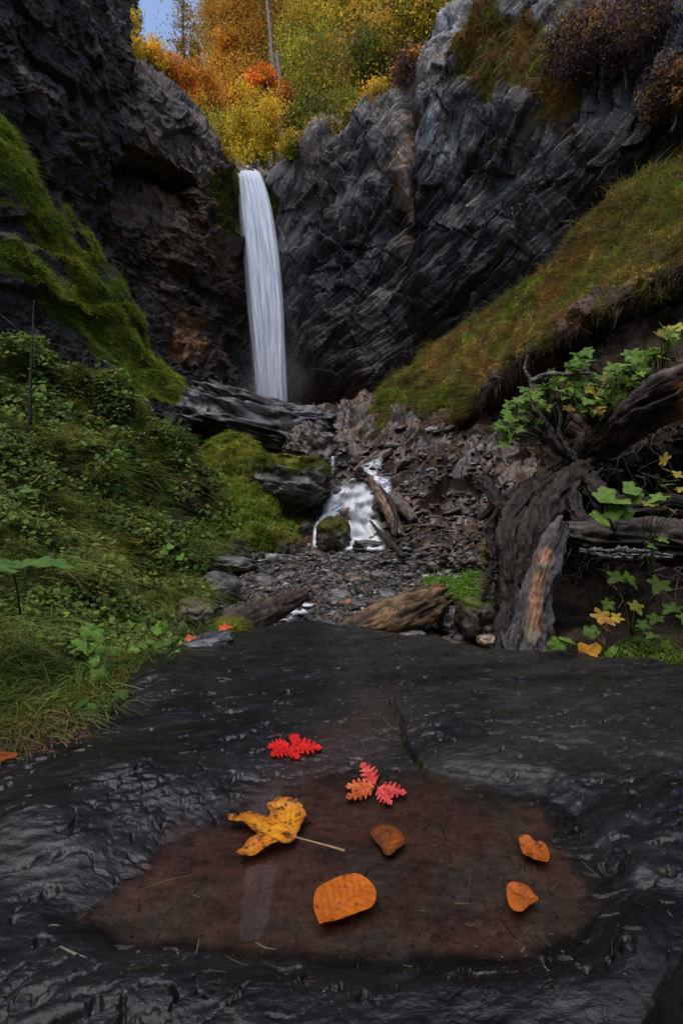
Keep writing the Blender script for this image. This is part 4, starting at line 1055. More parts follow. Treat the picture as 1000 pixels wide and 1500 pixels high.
# separate long-bladed tufts
mb = MB(); cen, cn, _i = sample(LS, LS.gm * sst(600, 850, LS.px()[1]), 75, rng)
for c_, n_ in zip(cen, cn):
    k_ = rng.integers(35, 80); L_ = (.09 + .055 * c_[1]) * rng.uniform(.7, 1.3); g_ = rng.random()
    blades(mb, c_ + rng.normal(size=(k_, 3)) * .02 * (1 + c_[1] * .3), np.tile(n_ * .8 + rgb(.1, -.3, .2), (k_, 1)), L_, .0022 + .0011 * c_[1], var(np.tile(rgb(.09, .16, .025) * (1 - g_) + rgb(.22, .22, .05) * g_, (k_, 1)), rng), rng, 1.1, .9, 5)
tag(mb.build('grass', M_GRASS, None, (0, 0, 0), False), 'long arching grass tufts on the near left slope', 'grass', kind='stuff')
# long hanging blades over the slab edge, left and right
mb = MB(); n_ = 1500
ex = np.array([(-60, 1130), (0, 1112), (60, 1095), (115, 1072), (168, 1040), (205, 998), (240, 970), (275, 950), (330, 928)], float)
t = rng.random(n_); q = np.stack([np.interp(t * 8, range(9), ex[:, 0]), np.interp(t * 8, range(9), ex[:, 1])], 1) + rng.normal(size=(n_, 2)) * (14, 10) - (14, 14)
pos = np.array([G(x, y, .02) for x, y in q]); 
blades(mb, pos, np.tile(rgb(.5, -.6, .4), (n_, 1)), .07 + .05 * pos[:, 1], .0035 + .001 * pos[:, 1], var(np.tile(rgb(.07, .10, .02), (n_, 1)), rng, .5, 1.5), rng, 1.3, .5, 5, (.35, -.1, 0))
n_ = 500; q = np.stack([rng.uniform(-80, 120, n_), rng.uniform(1040, 1105, n_)], 1); pos = np.array([G(x, y, .03) for x, y in q])
blades(mb, pos, np.tile(rgb(.5, -.6, .2), (n_, 1)), .10, .003, var(np.tile(rgb(.16, .085, .045), (n_, 1)), rng, .5, 1.5), rng, 1.2, .3, 5, (.5, 0, 0))
tag(mb.build('grass', M_GRASS, None, (0, 0, 0), False), 'long green and straw blades drooping over the slab edge', 'grass', kind='stuff')
mb = MB(); n_ = 1500; q = np.stack([rng.uniform(890, 1100, n_), rng.uniform(925, 985, n_)], 1)
cl = np.array([(905, 965), (930, 950), (965, 960), (990, 975), (1030, 980), (1060, 975)])
q = cl[rng.integers(0, 6, n_)] + rng.normal(size=(n_, 2)) * (14, 7); pos = np.array([P(x, y, max(.5, DBK(x, y) - .03)) for x, y in q])
blades(mb, pos, np.tile(rgb(-.1, -.7, .4), (n_, 1)), .16, .006, var(np.tile(rgb(.08, .13, .018), (n_, 1)), rng, .5, 1.6), rng, 1.3, .9, 5)
tag(mb.build('grass', M_GRASS, None, (0, 0, 0), False), 'green arching grass at the right end of the slab', 'grass', kind='stuff')


# ---- round-leaved herbs
def fan(k=9, notch=.0, lobes=0, depth=.0, point=.0, aspect=1.0):
    a = np.arange(k) / k * 2 * math.pi; r = np.ones(k)
    if lobes: r = 1 - depth * (.5 - .5 * np.cos(lobes * (a - math.pi / 2)))
    v = np.stack([np.cos(a) * r * aspect, np.sin(a) * r, -.18 * r * np.abs(np.cos(a))], 1)
    return np.concatenate([[[0, -.15, .06]], v]), np.array([[0, 1 + j, 1 + (j + 1) % k] for j in range(k)])


def scatter_leaves(mb, pos, nrm, size, col, rng, shape, jit=.55):
    V0, T0 = shape; n = len(pos); z = nrm + rng.normal(size=(n, 3)) * jit; z /= np.linalg.norm(z, axis=1)[:, None]
    x = np.cross(z, rng.normal(size=(n, 3))); x /= np.linalg.norm(x, axis=1)[:, None]; y = np.cross(z, x)
    s = np.broadcast_to(size, (n,))[:, None, None]
    V = pos[:, None] + s * (V0[None, :, 0:1] * x[:, None] + V0[None, :, 1:2] * y[:, None] + V0[None, :, 2:3] * z[:, None])
    T = (np.arange(n) * len(V0))[:, None, None] + T0[None]
    mb.add(V.reshape(-1, 3), None, T.reshape(-1, 3), np.repeat(col, len(V0), 0))


ROUND = fan(9, aspect=.9); LOBED = fan(20, lobes=5, depth=.45); OVAL = fan(9, aspect=.55)
mb = MB(); m = LS.gm * (.04 + sst(.03, .25, fbm(LS.flat()[0], 3, 311, .6, 1.3)))
pos, nr, i = sample(LS, m * (LS.flat()[0][:, 1] > 1.9), 3900, rng)
k = rng.integers(3, 8, len(pos)); pp = np.repeat(pos, k, 0); nn = np.repeat(nr, k, 0); dl = pp[:, 1:2]
pp = pp + rng.normal(size=pp.shape) * .022 * (.4 + dl * .22) + nn * .03 * dl / 2 + (0, 0, .02)
g = rng.random((len(pp), 1)); col = rgb(.06, .12, .022) * (1 - g) + rgb(.16, .22, .045) * g; yl = rng.random(len(pp)) < .06; col[yl] = (.34, .28, .04)
scatter_leaves(mb, pp, nn * .3 + rgb(.1, -.3, .9), .005 + .0036 * dl[:, 0] * rng.uniform(.5, 1.4, len(pp)), var(col, rng), rng, ROUND)
pos, nr, i = sample(KN, KN.gm * np.exp(-((KN.px()[0] - 320) / 22) ** 2 - ((KN.px()[1] - 765) / 22) ** 2), 260, rng)
scatter_leaves(mb, pos + nr * .08, nr * .3 + rgb(0, -.3, .9), .035, var(np.tile(rgb(.12, .18, .03), (len(pos), 1)), rng), rng, ROUND)
wide = LS.gm * sst(.0, .3, fbm(LS.flat()[0], 3, 315, .6, 1.0)) * (LS.flat()[0][:, 1] > 1.7)
pos, nr, i = sample(LS, wide, 1500, rng); dl = pos[:, 1]
g = rng.random((len(pos), 1)); col = rgb(.08, .17, .03) * (1 - g) + rgb(.20, .30, .06) * g
scatter_leaves(mb, pos + nr * .04 + (0, 0, .03), nr * .4 + rgb(.1, -.4, .8), (.010 + .0075 * dl) * rng.uniform(.6, 1.3, len(pos)), var(col, rng), rng, fan(24, lobes=3, depth=.3, aspect=.85), .4)
tag(mb.build('ground_cover', M_LEAF, None, (0, 0, 0), False), 'small round-leaved herbs on the left slope', 'ground cover', kind='stuff')
# ================================================================== wood
def limb(pts, rad, seg=28, n=60, c1=(.05, .035, .025), c2=(.14, .09, .06), seed=0, grain=.16, knob=.12, split=0.0):
    """a log or root with lengthwise grain"""
    pts = crom(np.asarray(pts, float), n); rad = np.interp(np.linspace(0, 1, n), np.linspace(0, 1, len(rad)), rad)
    tan = np.gradient(pts, axis=0); X, Y = frame_of(tan[0]); ang = np.arange(seg) * 2 * math.pi / seg
    ln = np.concatenate([[0], np.cumsum(np.linalg.norm(np.diff(pts, axis=0), axis=1))]); r0 = max(rad.max(), 1e-4)
    V = []; K = []
    for i in range(n):
        t = tan[i] / (np.linalg.norm(tan[i]) + 1e-12); X = X - t * X.dot(t); X /= np.linalg.norm(X); Y = np.cross(t, X)
        q = np.stack([np.cos(ang) * 2.2, np.sin(ang) * 2.2, np.full(seg, ln[i] / r0 * .22)], 1)
        g = ridged(q, 4, seed, 1.6); k = fbm(np.stack([np.cos(ang), np.sin(ang), np.full(seg, ln[i] / r0 * .5)], 1), 3, seed + 9, .5, 1.0)
        rr = rad[i] * (1 + (g - .5) * grain * 2 + k * knob * 2)
        e = max(0, .10 - min(i, n - 1 - i) / n) / .10
        sh = t * (rad[i] * split * e * (fbm(q * (1, 1, 0) + 3, 2, seed + 4, .6, 1.5) * 3))[:, None] if split else 0
        V.append(pts[i] + rr[:, None] * (np.cos(ang)[:, None] * X + np.sin(ang)[:, None] * Y) + sh); K.append(g + k * .6)
    V = np.array(V).reshape(-1, 3); K = np.concatenate(K)
    i = np.arange(n * seg).reshape(n, seg); j = np.roll(i, -1, 1)
    Q = np.stack([i[:-1], j[:-1], j[1:], i[1:]], -1).reshape(-1, 4)
    a, b = n * seg, n * seg + 1; V = np.concatenate([V, pts[:1], pts[-1:]]); K = np.concatenate([K, [.3, .3]])
    T = np.concatenate([np.stack([j[0], i[0], np.full(seg, a)], -1), np.stack([i[-1], j[-1], np.full(seg, b)], -1)])
    C = np.maximum(lerp(np.tile(rgb(*c1), (len(V), 1)), np.tile(rgb(*c2), (len(V), 1)), sst(.25, .8, K)), .008)
    return V, Q, T, C


def pp(l): return np.array([P(*a) for a in l])


def wood(name, label, cat, px, rad, group=None, mat=None, **k):
    q = pp(px); V, Q, T, C = limb(q, rad, **k)
    return tag(build(name, V, Q, T, mat or M_WOOD, None, q[0], True, {'col': C}), label, cat, group)


wood('log', 'thick rotten brown log with a splintered left end behind the slab', 'log', [(492, 930, 2.75), (530, 920, 2.85), (575, 905, 2.95), (615, 888, 3.1), (646, 874, 3.3)], [.035, .085, .118, .128, .095],
     seg=64, n=120, c1=(.045, .030, .020), c2=(.17, .105, .050), seed=3, grain=.20, knob=.16, split=1.2)
wood('log', 'dark smooth brown log left of the white rill', 'log', [(322, 935, 2.95), (352, 915, 3.1), (395, 895, 3.4), (445, 872, 3.8)], [.07, .105, .10, .06], seg=48, n=80, c1=(.030, .020, .015), c2=(.085, .055, .038), seed=4, grain=.12, knob=.14)
t = thing('root_stump', 'upright split root stump with orange brown inner wood at the slab edge', 'stump', P(768, 965, 1.95))
V, Q, T, C = limb(pp([(758, 985, 1.93), (768, 940, 1.98), (782, 880, 2.05), (802, 820, 2.12), (822, 772, 2.2)]), [.105, .075, .050, .044, .036], 72, 160, (.018, .016, .018), (.095, .085, .092), 5, .5, .5, 1.2)
d_ = V - P(782, 880, 2.05); ux = 500 + FPX * V[:, 0] / V[:, 1]; uy = HY - (V[:, 2] - CZ) / V[:, 1] * FPX
f = np.exp(-((ux - np.interp(uy, [780, 830, 900, 960], [808, 792, 782, 778])) / 11) ** 2) * sst(790, 815, uy) * sst(955, 925, uy)
f = sst(.25, .6, f + fbm(V, 3, 6, .6, 12) * .4); C = lerp(C, C * .5 + rgb(.23, .115, .05), f); C = lerp(C, rgb(.20, .19, .13), f * sst(.05, .3, fbm(V, 3, 8, .6, 9)))
build('stump', V, Q, T, M_WOOD, t, t.location, True, {'col': C})
V, Q, T, C = limb(pp([(728, 985, 2.0), (742, 958, 2.0), (760, 925, 2.02), (778, 880, 2.1)]), [.05, .05, .04, .015], 36, 50, (.030, .026, .032), (.15, .13, .15), 6, .3, .3)
build('root', V, Q, T, M_WOOD, t, t.location, True, {'col': C})
V, Q, T, C = limb(pp([(815, 985, 1.95), (806, 960, 1.98), (795, 925, 2.04), (790, 890, 2.1)]), [.045, .045, .035, .015], 36, 50, (.020, .018, .022), (.08, .07, .08), 7, .3, .3)
build('root', V, Q, T, M_WOOD, t, t.location, True, {'col': C})
wood('stump', 'broad dark rotten stump behind the split root', 'stump', [(754, 965, 2.75), (758, 880, 2.8), (764, 800, 2.85), (772, 735, 2.95), (778, 715, 3.0)], [.12, .095, .09, .10, .06], seg=80, n=160, c1=(.005, .004, .004), c2=(.020, .014, .012), seed=8, grain=.5, knob=.5, split=1.0)
t = thing('root_mass', 'gnarled dark roots twisting down around the broad stump to the slab', 'roots', P(765, 960, 2.6))
for k, (q_, r_) in enumerate([
        ([(800, 705, 3.0), (760, 745, 2.75), (742, 800, 2.62), (748, 870, 2.58), (738, 945, 2.5)], [.07, .06, .045, .04, .05]),
        ([(790, 715, 2.95), (775, 770, 2.66), (768, 830, 2.60), (778, 890, 2.55), (770, 950, 2.4)], [.06, .055, .05, .035, .045]),
        ([(850, 690, 2.9), (812, 730, 2.7), (798, 770, 2.58), (790, 830, 2.54), (800, 880, 2.5)], [.07, .06, .045, .03, .015]),
        ([(705, 700, 3.4), (728, 735, 3.1), (745, 770, 2.85), (750, 830, 2.7), (756, 900, 2.62)], [.03, .04, .04, .03, .02]),
        ([(860, 700, 2.75), (890, 735, 2.6), (930, 745, 2.5), (985, 735, 2.4), (1040, 750, 2.3)], [.05, .055, .045, .03, .02]),
        ([(835, 720, 2.75), (850, 765, 2.6), (885, 775, 2.5), (930, 765, 2.4)], [.045, .04, .03, .012]),
        ([(740, 740, 2.9), (718, 775, 2.95), (722, 830, 2.9), (706, 880, 2.9)], [.03, .028, .02, .012])]):
    V, Q, T, C = limb(pp(q_), r_, 32, 110, (.008, .006, .005), (.042, .030, .024), 80 + k, .5, .45); build('root', V, Q, T, M_WOOD, t, t.location, True, {'col': C})
wood('fallen_trunk', 'dark horizontal trunk with flaking bark under the root tangle', 'trunk', [(812, 780, 2.5), (870, 788, 2.45), (940, 790, 2.35), (1030, 800, 2.2), (1200, 815, 1.95)], [.055, .085, .10, .10, .09], seg=56, n=120, c1=(.016, .013, .012), c2=(.075, .060, .052), seed=9, grain=.3, knob=.2)

wood('bark_strip', 'peeling white bark lying along the underside of the dark trunk', 'bark', [(848, 806, 2.33), (885, 810, 2.28), (915, 811, 2.22), (950, 812, 2.15), (985, 816, 2.1)], [.008, .018, .024, .014, .006], seg=40, n=260, c1=(-.30, -.30, -.30), c2=(.30, .30, .32), seed=10, grain=.9, knob=.6)
t = thing('fallen_trunk', 'long reddish trunk slanting out of the frame above the root tangle', 'trunk', P(910, 620, 2.9))
V, Q, T, C = limb(pp([(700, 760, 3.5), (745, 728, 3.4), (800, 700, 3.3), (860, 665, 3.1), (915, 622, 2.8), (965, 588, 2.5), (1010, 568, 2.3), (1150, 510, 1.9)]), [.02, .045, .06, .085, .11, .12, .115, .10], 64, 160, (.025, .018, .018), (.12, .082, .078), 12, .26, .16)
ux = 500 + FPX * V[:, 0] / V[:, 1]; C = lerp(C, rgb(.40, .17, .04), sst(.3, .6, np.exp(-((ux - 1000) / 13) ** 2) * sst(560, 580, HY - (V[:, 2] - CZ) / V[:, 1] * FPX + 12) + fbm(V, 3, 13, .6, 14) * .5 - .1) * .8)
build('stem', V, Q, T, M_WOOD, t, t.location, True, {'col': C})
for q_, r_, c2 in (([(815, 705, 3.1), (842, 690, 3.05), (872, 668, 3.0)], [.015, .028, .012], (.30, .19, .13)), ([(790, 700, 3.2), (812, 690, 3.15), (825, 680, 3.1)], [.01, .02, .008], (.26, .16, .12))):
    V, Q, T, C = limb(pp(q_), r_, 20, 40, (.12, .07, .05), c2, 14, .3, .1); build('splinter', V, Q, T, M_WOOD, t, t.location, True, {'col': C})
rng = np.random.default_rng(31)
t = thing('root_tangle', 'tangle of thin dark roots hanging from the bank on the right', 'roots', P(860, 760, 3.0))
for k in range(85):
    x, y = rng.uniform(715, 1010), rng.uniform(610, 840); d = DBK(x, y) - .06; q_ = [(x, y, d)]
    for s_ in range(4): x += rng.normal() * 17; y += rng.uniform(-5, 26); d = max(d - .25, min(d, DBK(x, y)) - rng.uniform(.02, .10)); q_.append((x, y, d))
    r = rng.uniform(.004, .013); g = rng.random()
    V, Q, T, C = limb(pp(q_), [r, r * .8, r * .5, r * .3], 7, 22, (.03, .022, .018), (.08 + .14 * g ** 3, .058 + .12 * g ** 3, .045 + .10 * g ** 3), 40 + k, .2, .2)
    build('root', V, Q, T, M_WOOD, t, t.location, True, {'col': C})
t = thing('dead_branch', 'grey forked dead branch standing up through the green shrub', 'branch', P(835, 668, 3.05))
for q_, r_ in (([(838, 672, 3.05), (812, 650, 3.0), (795, 620, 2.95), (783, 590, 2.95), (778, 556, 2.95)], [.035, .034, .030, .026, .02]), ([(778, 560, 2.95), (800, 549, 2.9), (835, 548, 2.88), (868, 546, 2.85)], [.02, .015, .011, .005]), ([(778, 560, 2.95), (768, 540, 2.95), (772, 520, 2.95)], [.014, .009, .004]),
               ([(828, 660, 3.0), (818, 635, 2.95), (820, 610, 2.92), (812, 590, 2.9)], [.016, .013, .010, .005])):
    V, Q, T, C = limb(pp(q_), r_, 16, 50, (.045, .040, .040), (.17, .15, .15), 15, .3, .2); build('branch', V, Q, T, M_WOOD, t, t.location, True, {'col': C})
t = thing('dead_branch', 'thin grey dead branch leaning over the shale at the bank edge', 'branch', P(735, 745, 4.0))
for q_, r_ in (([(742, 755, 3.5), (722, 715, 3.5), (705, 680, 3.5), (690, 640, 3.5)], [.022, .016, .010, .004]), ([(712, 695, 3.5), (722, 680, 3.45), (735, 672, 3.4)], [.008, .006, .003]), ([(725, 720, 3.5), (745, 705, 3.45), (765, 712, 3.4)], [.01, .007, .003])):
    V, Q, T, C = limb(pp(q_), r_, 10, 40, (.05, .042, .035), (.14, .12, .10), 16, .3, .2); build('branch', V, Q, T, M_WOOD, t, t.location, True, {'col': C})
# driftwood by the cascade
def on(x, y, o=-.12): return (x, y, DSS(x, y) + o)
wood('driftwood', 'thick brown log leaning down the right side of the cascade', 'driftwood', [(541, 700, DSS(541, 700) - .25), (556, 726, DSS(556, 726) - .40), (571, 752, DSS(571, 752) - .42), (584, 784, DSS(584, 784) - .3)], [.05, .075, .095, .08], 'driftwood logs by the cascade', seg=36, n=70, c1=(.05, .034, .024), c2=(.19, .12, .075), seed=20, split=.8)
wood('driftwood', 'grey brown log behind the leaning one right of the cascade', 'driftwood', [(568, 716, DSS(568, 716) - .1), (585, 738, DSS(585, 738) - .25), (606, 762, DSS(606, 762) - .2)], [.05, .10, .07], 'driftwood logs by the cascade', seg=32, n=50, c1=(.04, .032, .028), c2=(.13, .10, .085), seed=21, split=.8)
wood('driftwood', 'curved black branch crossing the leaning log', 'driftwood', [(556, 712, DSS(556, 712) - .5), (572, 735, DSS(572, 735) - .6), (580, 758, DSS(580, 758) - .62), (578, 785, DSS(578, 785) - .5)], [.02, .03, .035, .03], 'driftwood logs by the cascade', seg=14, n=40, c1=(.008, .007, .006), c2=(.03, .025, .02), seed=22)
wood('driftwood', 'black forked stick at the foot of the cascade', 'driftwood', [(542, 763, DSS(542, 763) - .4), (556, 780, DSS(556, 780) - .45), (572, 795, DSS(572, 795) - .35), (590, 815, DSS(590, 815) - .2)], [.015, .035, .045, .03], 'driftwood logs by the cascade', seg=14, n=40, c1=(.010, .008, .007), c2=(.035, .028, .022), seed=23)
wood('driftwood', 'pale brown stick lying above the upper spout of the cascade', 'driftwood', [on(518, 690), on(532, 678), on(552, 662)], [.03, .05, .03], 'driftwood logs by the cascade', seg=16, n=30, c1=(.06, .04, .03), c2=(.24, .16, .10), seed=24)
for k in range(34):
    x, y = rng.uniform(575, 735), rng.uniform(762, 828); a = rng.normal() * .45 + (.2 if rng.random() < .5 else -.25); L = rng.uniform(18, 70)
    x2, y2 = x + math.cos(a) * L, y + math.sin(a) * L * .8; r = rng.uniform(.008, .028)
    wood('driftwood_stick', 'bare brown stick of the tangled pile right of the cascade', 'stick', [on(x, y, -.08), ((x + x2) / 2, (y + y2) / 2 + rng.normal() * 3, DSS((x + x2) / 2, (y + y2) / 2) - .18), on(x2, y2, -.1)], [r, r * .8, r * .4], 'sticks piled right of the cascade', seg=8, n=14, c1=(.035, .026, .02), c2=(.15, .105, .08), seed=50 + k)
t = thing('withered_plant', 'tall thin dark dead stem standing on the left slope', 'dead stem', P(45, 615, 3.9))
for q_, r_ in (([(44, 622, 3.9), (45, 560, 3.9), (48, 500, 3.9), (50, 440, 3.9)], [.016, .012, .008, .004]), ([(45, 575, 3.9), (62, 560, 3.8), (85, 548, 3.7)], [.006, .004, .002]), ([(45, 590, 3.9), (28, 575, 3.85), (8, 545, 3.8)], [.006, .004, .002])):
    V, Q, T, C = limb(pp(q_), r_, 8, 40, (.012, .010, .008), (.04, .03, .025), 70, .2, .3); build('branch', V, Q, T, M_WOOD, t, t.location, True, {'col': C})
wood('twig', 'pale thin twig leaning down to the dead stem from the left edge', 'twig', [(-30, 440, 3.6), (10, 468, 3.7), (46, 502, 3.86)], [.005, .004, .003], seg=6, n=20, c1=(.10, .08, .06), c2=(.25, .2, .16), seed=71)

# ================================================================== rocks
def rock(name, label, px, py, d, w_, h_, dep, seed, rot=(0, 0, 0), c1=(.035, .033, .035), c2=(.11, .105, .11), moss=0.0, mcol=(.09, .10, .015), sub=5, group=None, strata_=0.0, boxy=.25, rough=.16, mat=None, cat='rock', upm=.35, fs=2.2):
    c = P(px, py, d); s = d / FPX
    V, T = stone((w_ * s / 2, dep / 2, h_ * s / 2), seed, sub, rot, rough, 0, strata_, boxy, fs)
    n = V / (np.linalg.norm(V, axis=1)[:, None] + 1e-9); V = V + c
    C = lerp(np.tile(rgb(*c1), (len(V), 1)), np.tile(rgb(*c2), (len(V), 1)), sst(-.25, .4, fbm(V, 4, seed, .65, 4 / max(w_ * s, .1))))
    mo = np.zeros(len(V))
    if moss:
        mo = sst(upm, upm + .3, n[:, 2] + fbm(V, 3, seed + 1, .6, 3 / max(w_ * s, .1)) * .5) * moss
        C = lerp(C, lerp(np.tile(rgb(*mcol), (len(V), 1)), np.tile(rgb(*mcol) * 1.8, (len(V), 1)), sst(-.2, .4, fbm(V, 3, seed + 2, .6, 6))), mo)
    o = tag(build(name, V, None, T, mat or M_STONE, None, c, True, {'col': C, 'moss': mo}), label, cat, group)
    return o, V, n, mo


rock('boulder', 'broad dark slab-like boulder lying below the waterfall', 382, 622, 9.6, 205, 66, 1.3, 23, (0, .22, .1), c1=(.020, .019, .021), c2=(.085, .085, .095), sub=6, boxy=.5, rough=.22, strata_=.0, cat='boulder', fs=4.2)
rock('boulder', 'brown layered boulder at the lower right end of the long one', 462, 662, 9.2, 85, 60, 1.0, 5, (0, .5, .2), c1=(.035, .026, .022), c2=(.11, .08, .066), sub=6, boxy=.4, rough=.2, cat='boulder', fs=3.0)
o, V, n, mo = rock('boulder', 'layered ledge rock capped with bright moss above the gravel', 424, 703, 7.75, 108, 66, .9, 8, (0, .12, .1), c1=(.022, .019, .017), c2=(.075, .062, .055), moss=1.0, sub=6, boxy=.45, strata_=.07, cat='boulder', upm=.05)
rng = np.random.default_rng(41)
mb = MB(); k = rng.choice(len(V), 5000, p=np.maximum(mo, 0) / mo.sum())
blades(mb, V[k] + rng.normal(size=(5000, 3)) * .01, n[k], .07, .008, var(np.tile(rgb(.11, .13, .018), (5000, 1)), rng), rng, 1.1, .4)
mb.build('moss', M_GRASS, o, o.location, False)
o, V, n, mo = rock('boulder', 'rounded mossy boulder standing in front of the cascade', 488, 783, 7.05, 48, 52, .5, 11, (0, 0, 0), c1=(.03, .026, .02), c2=(.085, .07, .045), moss=.9, mcol=(.042, .046, .010), sub=5, boxy=.2, rough=.2, cat='boulder', upm=-.1)
rock('rock', 'dark wet rock at the right foot of the cascade', 548, 803, 6.7, 60, 22, .4, 12, (0, .1, 0), c1=(.02, .018, .017), c2=(.06, .052, .05))
rock('rock', 'flat grey rock on the gravel below the driftwood', 607, 822, 6.0, 74, 30, .5, 13, (0, .05, .3), c1=(.04, .037, .036), c2=(.12, .11, .105))
rock('rock', 'flat pale grey stone beside the right end of the rotten log', 603, 934, 2.75, 42, 17, .12, 14, (0, -.1, .3), c1=(.07, .07, .065), c2=(.20, .19, .17), sub=4)
rock('rock', 'dark angular rock between the rotten log and the bank', 666, 910, 3.2, 52, 42, .22, 15, (0, .2, 0), c1=(.03, .03, .034), c2=(.12, .12, .13))
rock('rock', 'small ochre stone at the slab edge left of the root stump', 712, 937, 2.45, 27, 15, .09, 16, c1=(.12, .09, .06), c2=(.34, .27, .18), sub=4)
rock('rock', 'dark mossy rock under the bright fern clump', 705, 905, 3.0, 70, 58, .3, 17, (0, 0, .3), c1=(.016, .013, .011), c2=(.05, .04, .03), moss=.8, mcol=(.05, .06, .012))
rock('rock', 'dark grey angular rock at the left border of the gravel', 322, 862, 4.4, 58, 44, .35, 18, (0, .3, .2), c1=(.035, .034, .036), c2=(.11, .105, .11))
rock('rock', 'squat dark rock left of the brown log', 290, 902, 3.3, 60, 50, .3, 19, (0, .3, 0), c1=(.025, .02, .016), c2=(.08, .065, .045), moss=.5)
rock('rock', 'low grey rock in the gravel near the knoll', 345, 826, 5.6, 62, 22, .4, 20, (0, .1, .2), c1=(.04, .038, .038), c2=(.14, .13, .125))
rock('rock', 'wet blue-grey rock under the two small orange leaves', 295, 955, 2.05, 95, 48, .26, 21, (0, -.25, .2), c1=(.03, .032, .038), c2=(.10, .105, .12), boxy=.35, mat=M_SLAB)
o, V, n, mo = rock('rock', 'small yellow-green mossy rock beside the brown log', 338, 925, 2.35, 52, 40, .16, 22, c1=(.03, .026, .018), c2=(.06, .05, .03), moss=1.0, mcol=(.085, .09, .014), upm=-.6)
mb = MB(); k = rng.choice(len(V), 2500); blades(mb, V[k], n[k], .022, .002, var(np.tile(rgb(.12, .14, .02), (2500, 1)), rng), rng, 1.1, .4); mb.build('moss', M_GRASS, o, o.location, False)
# larger loose stones of the bed, one by one; the finer gravel as one mass
rng = np.random.default_rng(43)
def bedpoint():
    while True:
        y = 812 + 125 * rng.random() ** 1.2; x = rng.uniform(270, 760)
        if y > 900 and (345 < x < 640) and y > 925: continue
        if y > 895 and x < 330: continue
        return x, y
GREYS = [((.035, .034, .037), (.13, .125, .13)), ((.045, .036, .03), (.15, .115, .095)), ((.09, .088, .085), (.27, .265, .26)), ((.03, .024, .021), (.10, .07, .056))]
for k in range(150):
    x, y = bedpoint() if k % 6 else (rng.uniform(440, 745), rng.uniform(625, 800))
    d = DBED(x, y); w_ = rng.uniform(12, 30) * (1.0 if y > 810 else 1.3); c1, c2 = GREYS[rng.choice(4, p=[.4, .3, .1, .2] if y > 810 else [.15, .35, .03, .47])]
    up_ = y > 810
    rock('rock', 'loose flat stone of the gravel stream bed' if up_ else 'loose brown shale slab lying on the slope by the cascade', x, y, d - .02, w_, w_ * rng.uniform(.3, .6) * (1 if up_ else .6), w_ * d / FPX * rng.uniform(.6, 1.1), 100 + k, (rng.normal() * .25, rng.normal() * .2 - (0 if up_ else .35), rng.uniform(0, 3) * (1 if up_ else .2)), c1, c2, sub=3,
         group='stones in the stream bed' if up_ else 'shale slabs on the slope', boxy=.3, rough=.22)
mb = MB(); V0, T0 = ico(2); n0 = V0
n_ = 5200
for k in range(n_):
    if k < 4500: x, y = bedpoint()
    else: x, y = rng.uniform(440, 740), 625 + 185 * rng.random() ** .7
    d = DBED(x, y) - .005; s = rng.uniform(2, 7.5) * d / FPX * (1 if rng.random() < .85 else 1.6) / 1.3; c = P(x, y, d)
    q = V0 * (s, s * rng.uniform(.6, 1), s * rng.uniform(.3, .6)); q = q * (1 + facets(V0 * 1.1 + k, k % 50, .5, .4)[:, None] * .6)
    g = rng.random(); base_ = rgb(.055, .050, .050) if g < .5 else rgb(.085, .06, .048) if g < .75 else rgb(.13, .125, .125) if g < .93 else rgb(.30, .29, .28)
    mb.add(q @ rotm(rng.normal() * .3, rng.normal() * .3, rng.uniform(0, 6)).T + c, None, T0, base_ * rng.uniform(.35, 1.15))
m_ = np.zeros(mb.n); tag(mb.build('gravel', M_STONE, None, (0, 0, 0), False, {'moss': m_}), 'wet gravel and shale chips of the stream bed', 'gravel', kind='stuff')

# ================================================================== plants
M_HERB = mat_col('herb_leaves', .55, .15, .35, 30, (.75, 1.25), .3, 60, .004)


def lobed_leaf(c, size, nrm, tip, col, rng, lobes=5, depth=.42, k=40, aspect=1.0, pt=.25):
    """one broad leaf: folded along the midrib, toothed lobes"""
    z = np.asarray(nrm, float); z /= np.linalg.norm(z); y = np.asarray(tip, float); y = y - z * y.dot(z); y /= np.linalg.norm(y); x = np.cross(y, z)
    a = np.arange(k) / k * 2 * math.pi - math.pi / 2; r = 1 - depth * (.5 + .5 * np.cos(lobes * (a - math.pi / 2) + math.pi)) + .05 * np.cos(a * 17) + pt * np.maximum(0, np.sin(a)) ** 8
    r *= 1 - .35 * np.exp(-((a + math.pi / 2) / .25) ** 2)
    rings = [.0, .35, .7, 1.0]; V = [[0, 0, 0]]; 
    for f in rings[1:]:
        for j in range(k):
            X_, Y_ = math.cos(a[j]) * r[j] * f * aspect, math.sin(a[j]) * r[j] * f
            V.append([X_, Y_, .22 * abs(X_) - .18 * (X_ * X_ + Y_ * Y_) + .05 * math.sin(a[j] * lobes) * f])
    V = np.array(V); j = np.arange(k); T = np.stack([j * 0, 1 + j, 1 + (j + 1) % k], 1)
    Q = np.concatenate([np.stack([1 + r_ * k + j, 1 + (r_ + 1) * k + j, 1 + (r_ + 1) * k + (j + 1) % k, 1 + r_ * k + (j + 1) % k], 1) for r_ in (0, 1)])
    W = c + size * (V[:, :1] * x + V[:, 1:2] * y + V[:, 2:] * z)
    vein = np.exp(-(V[:, 0] / .03) ** 2) * .25
    C = np.asarray(col) * (1 + vein[:, None]) * (1 + .2 * fbm(W, 3, 5, .6, 30))[:, None]
    return W, Q, T, C


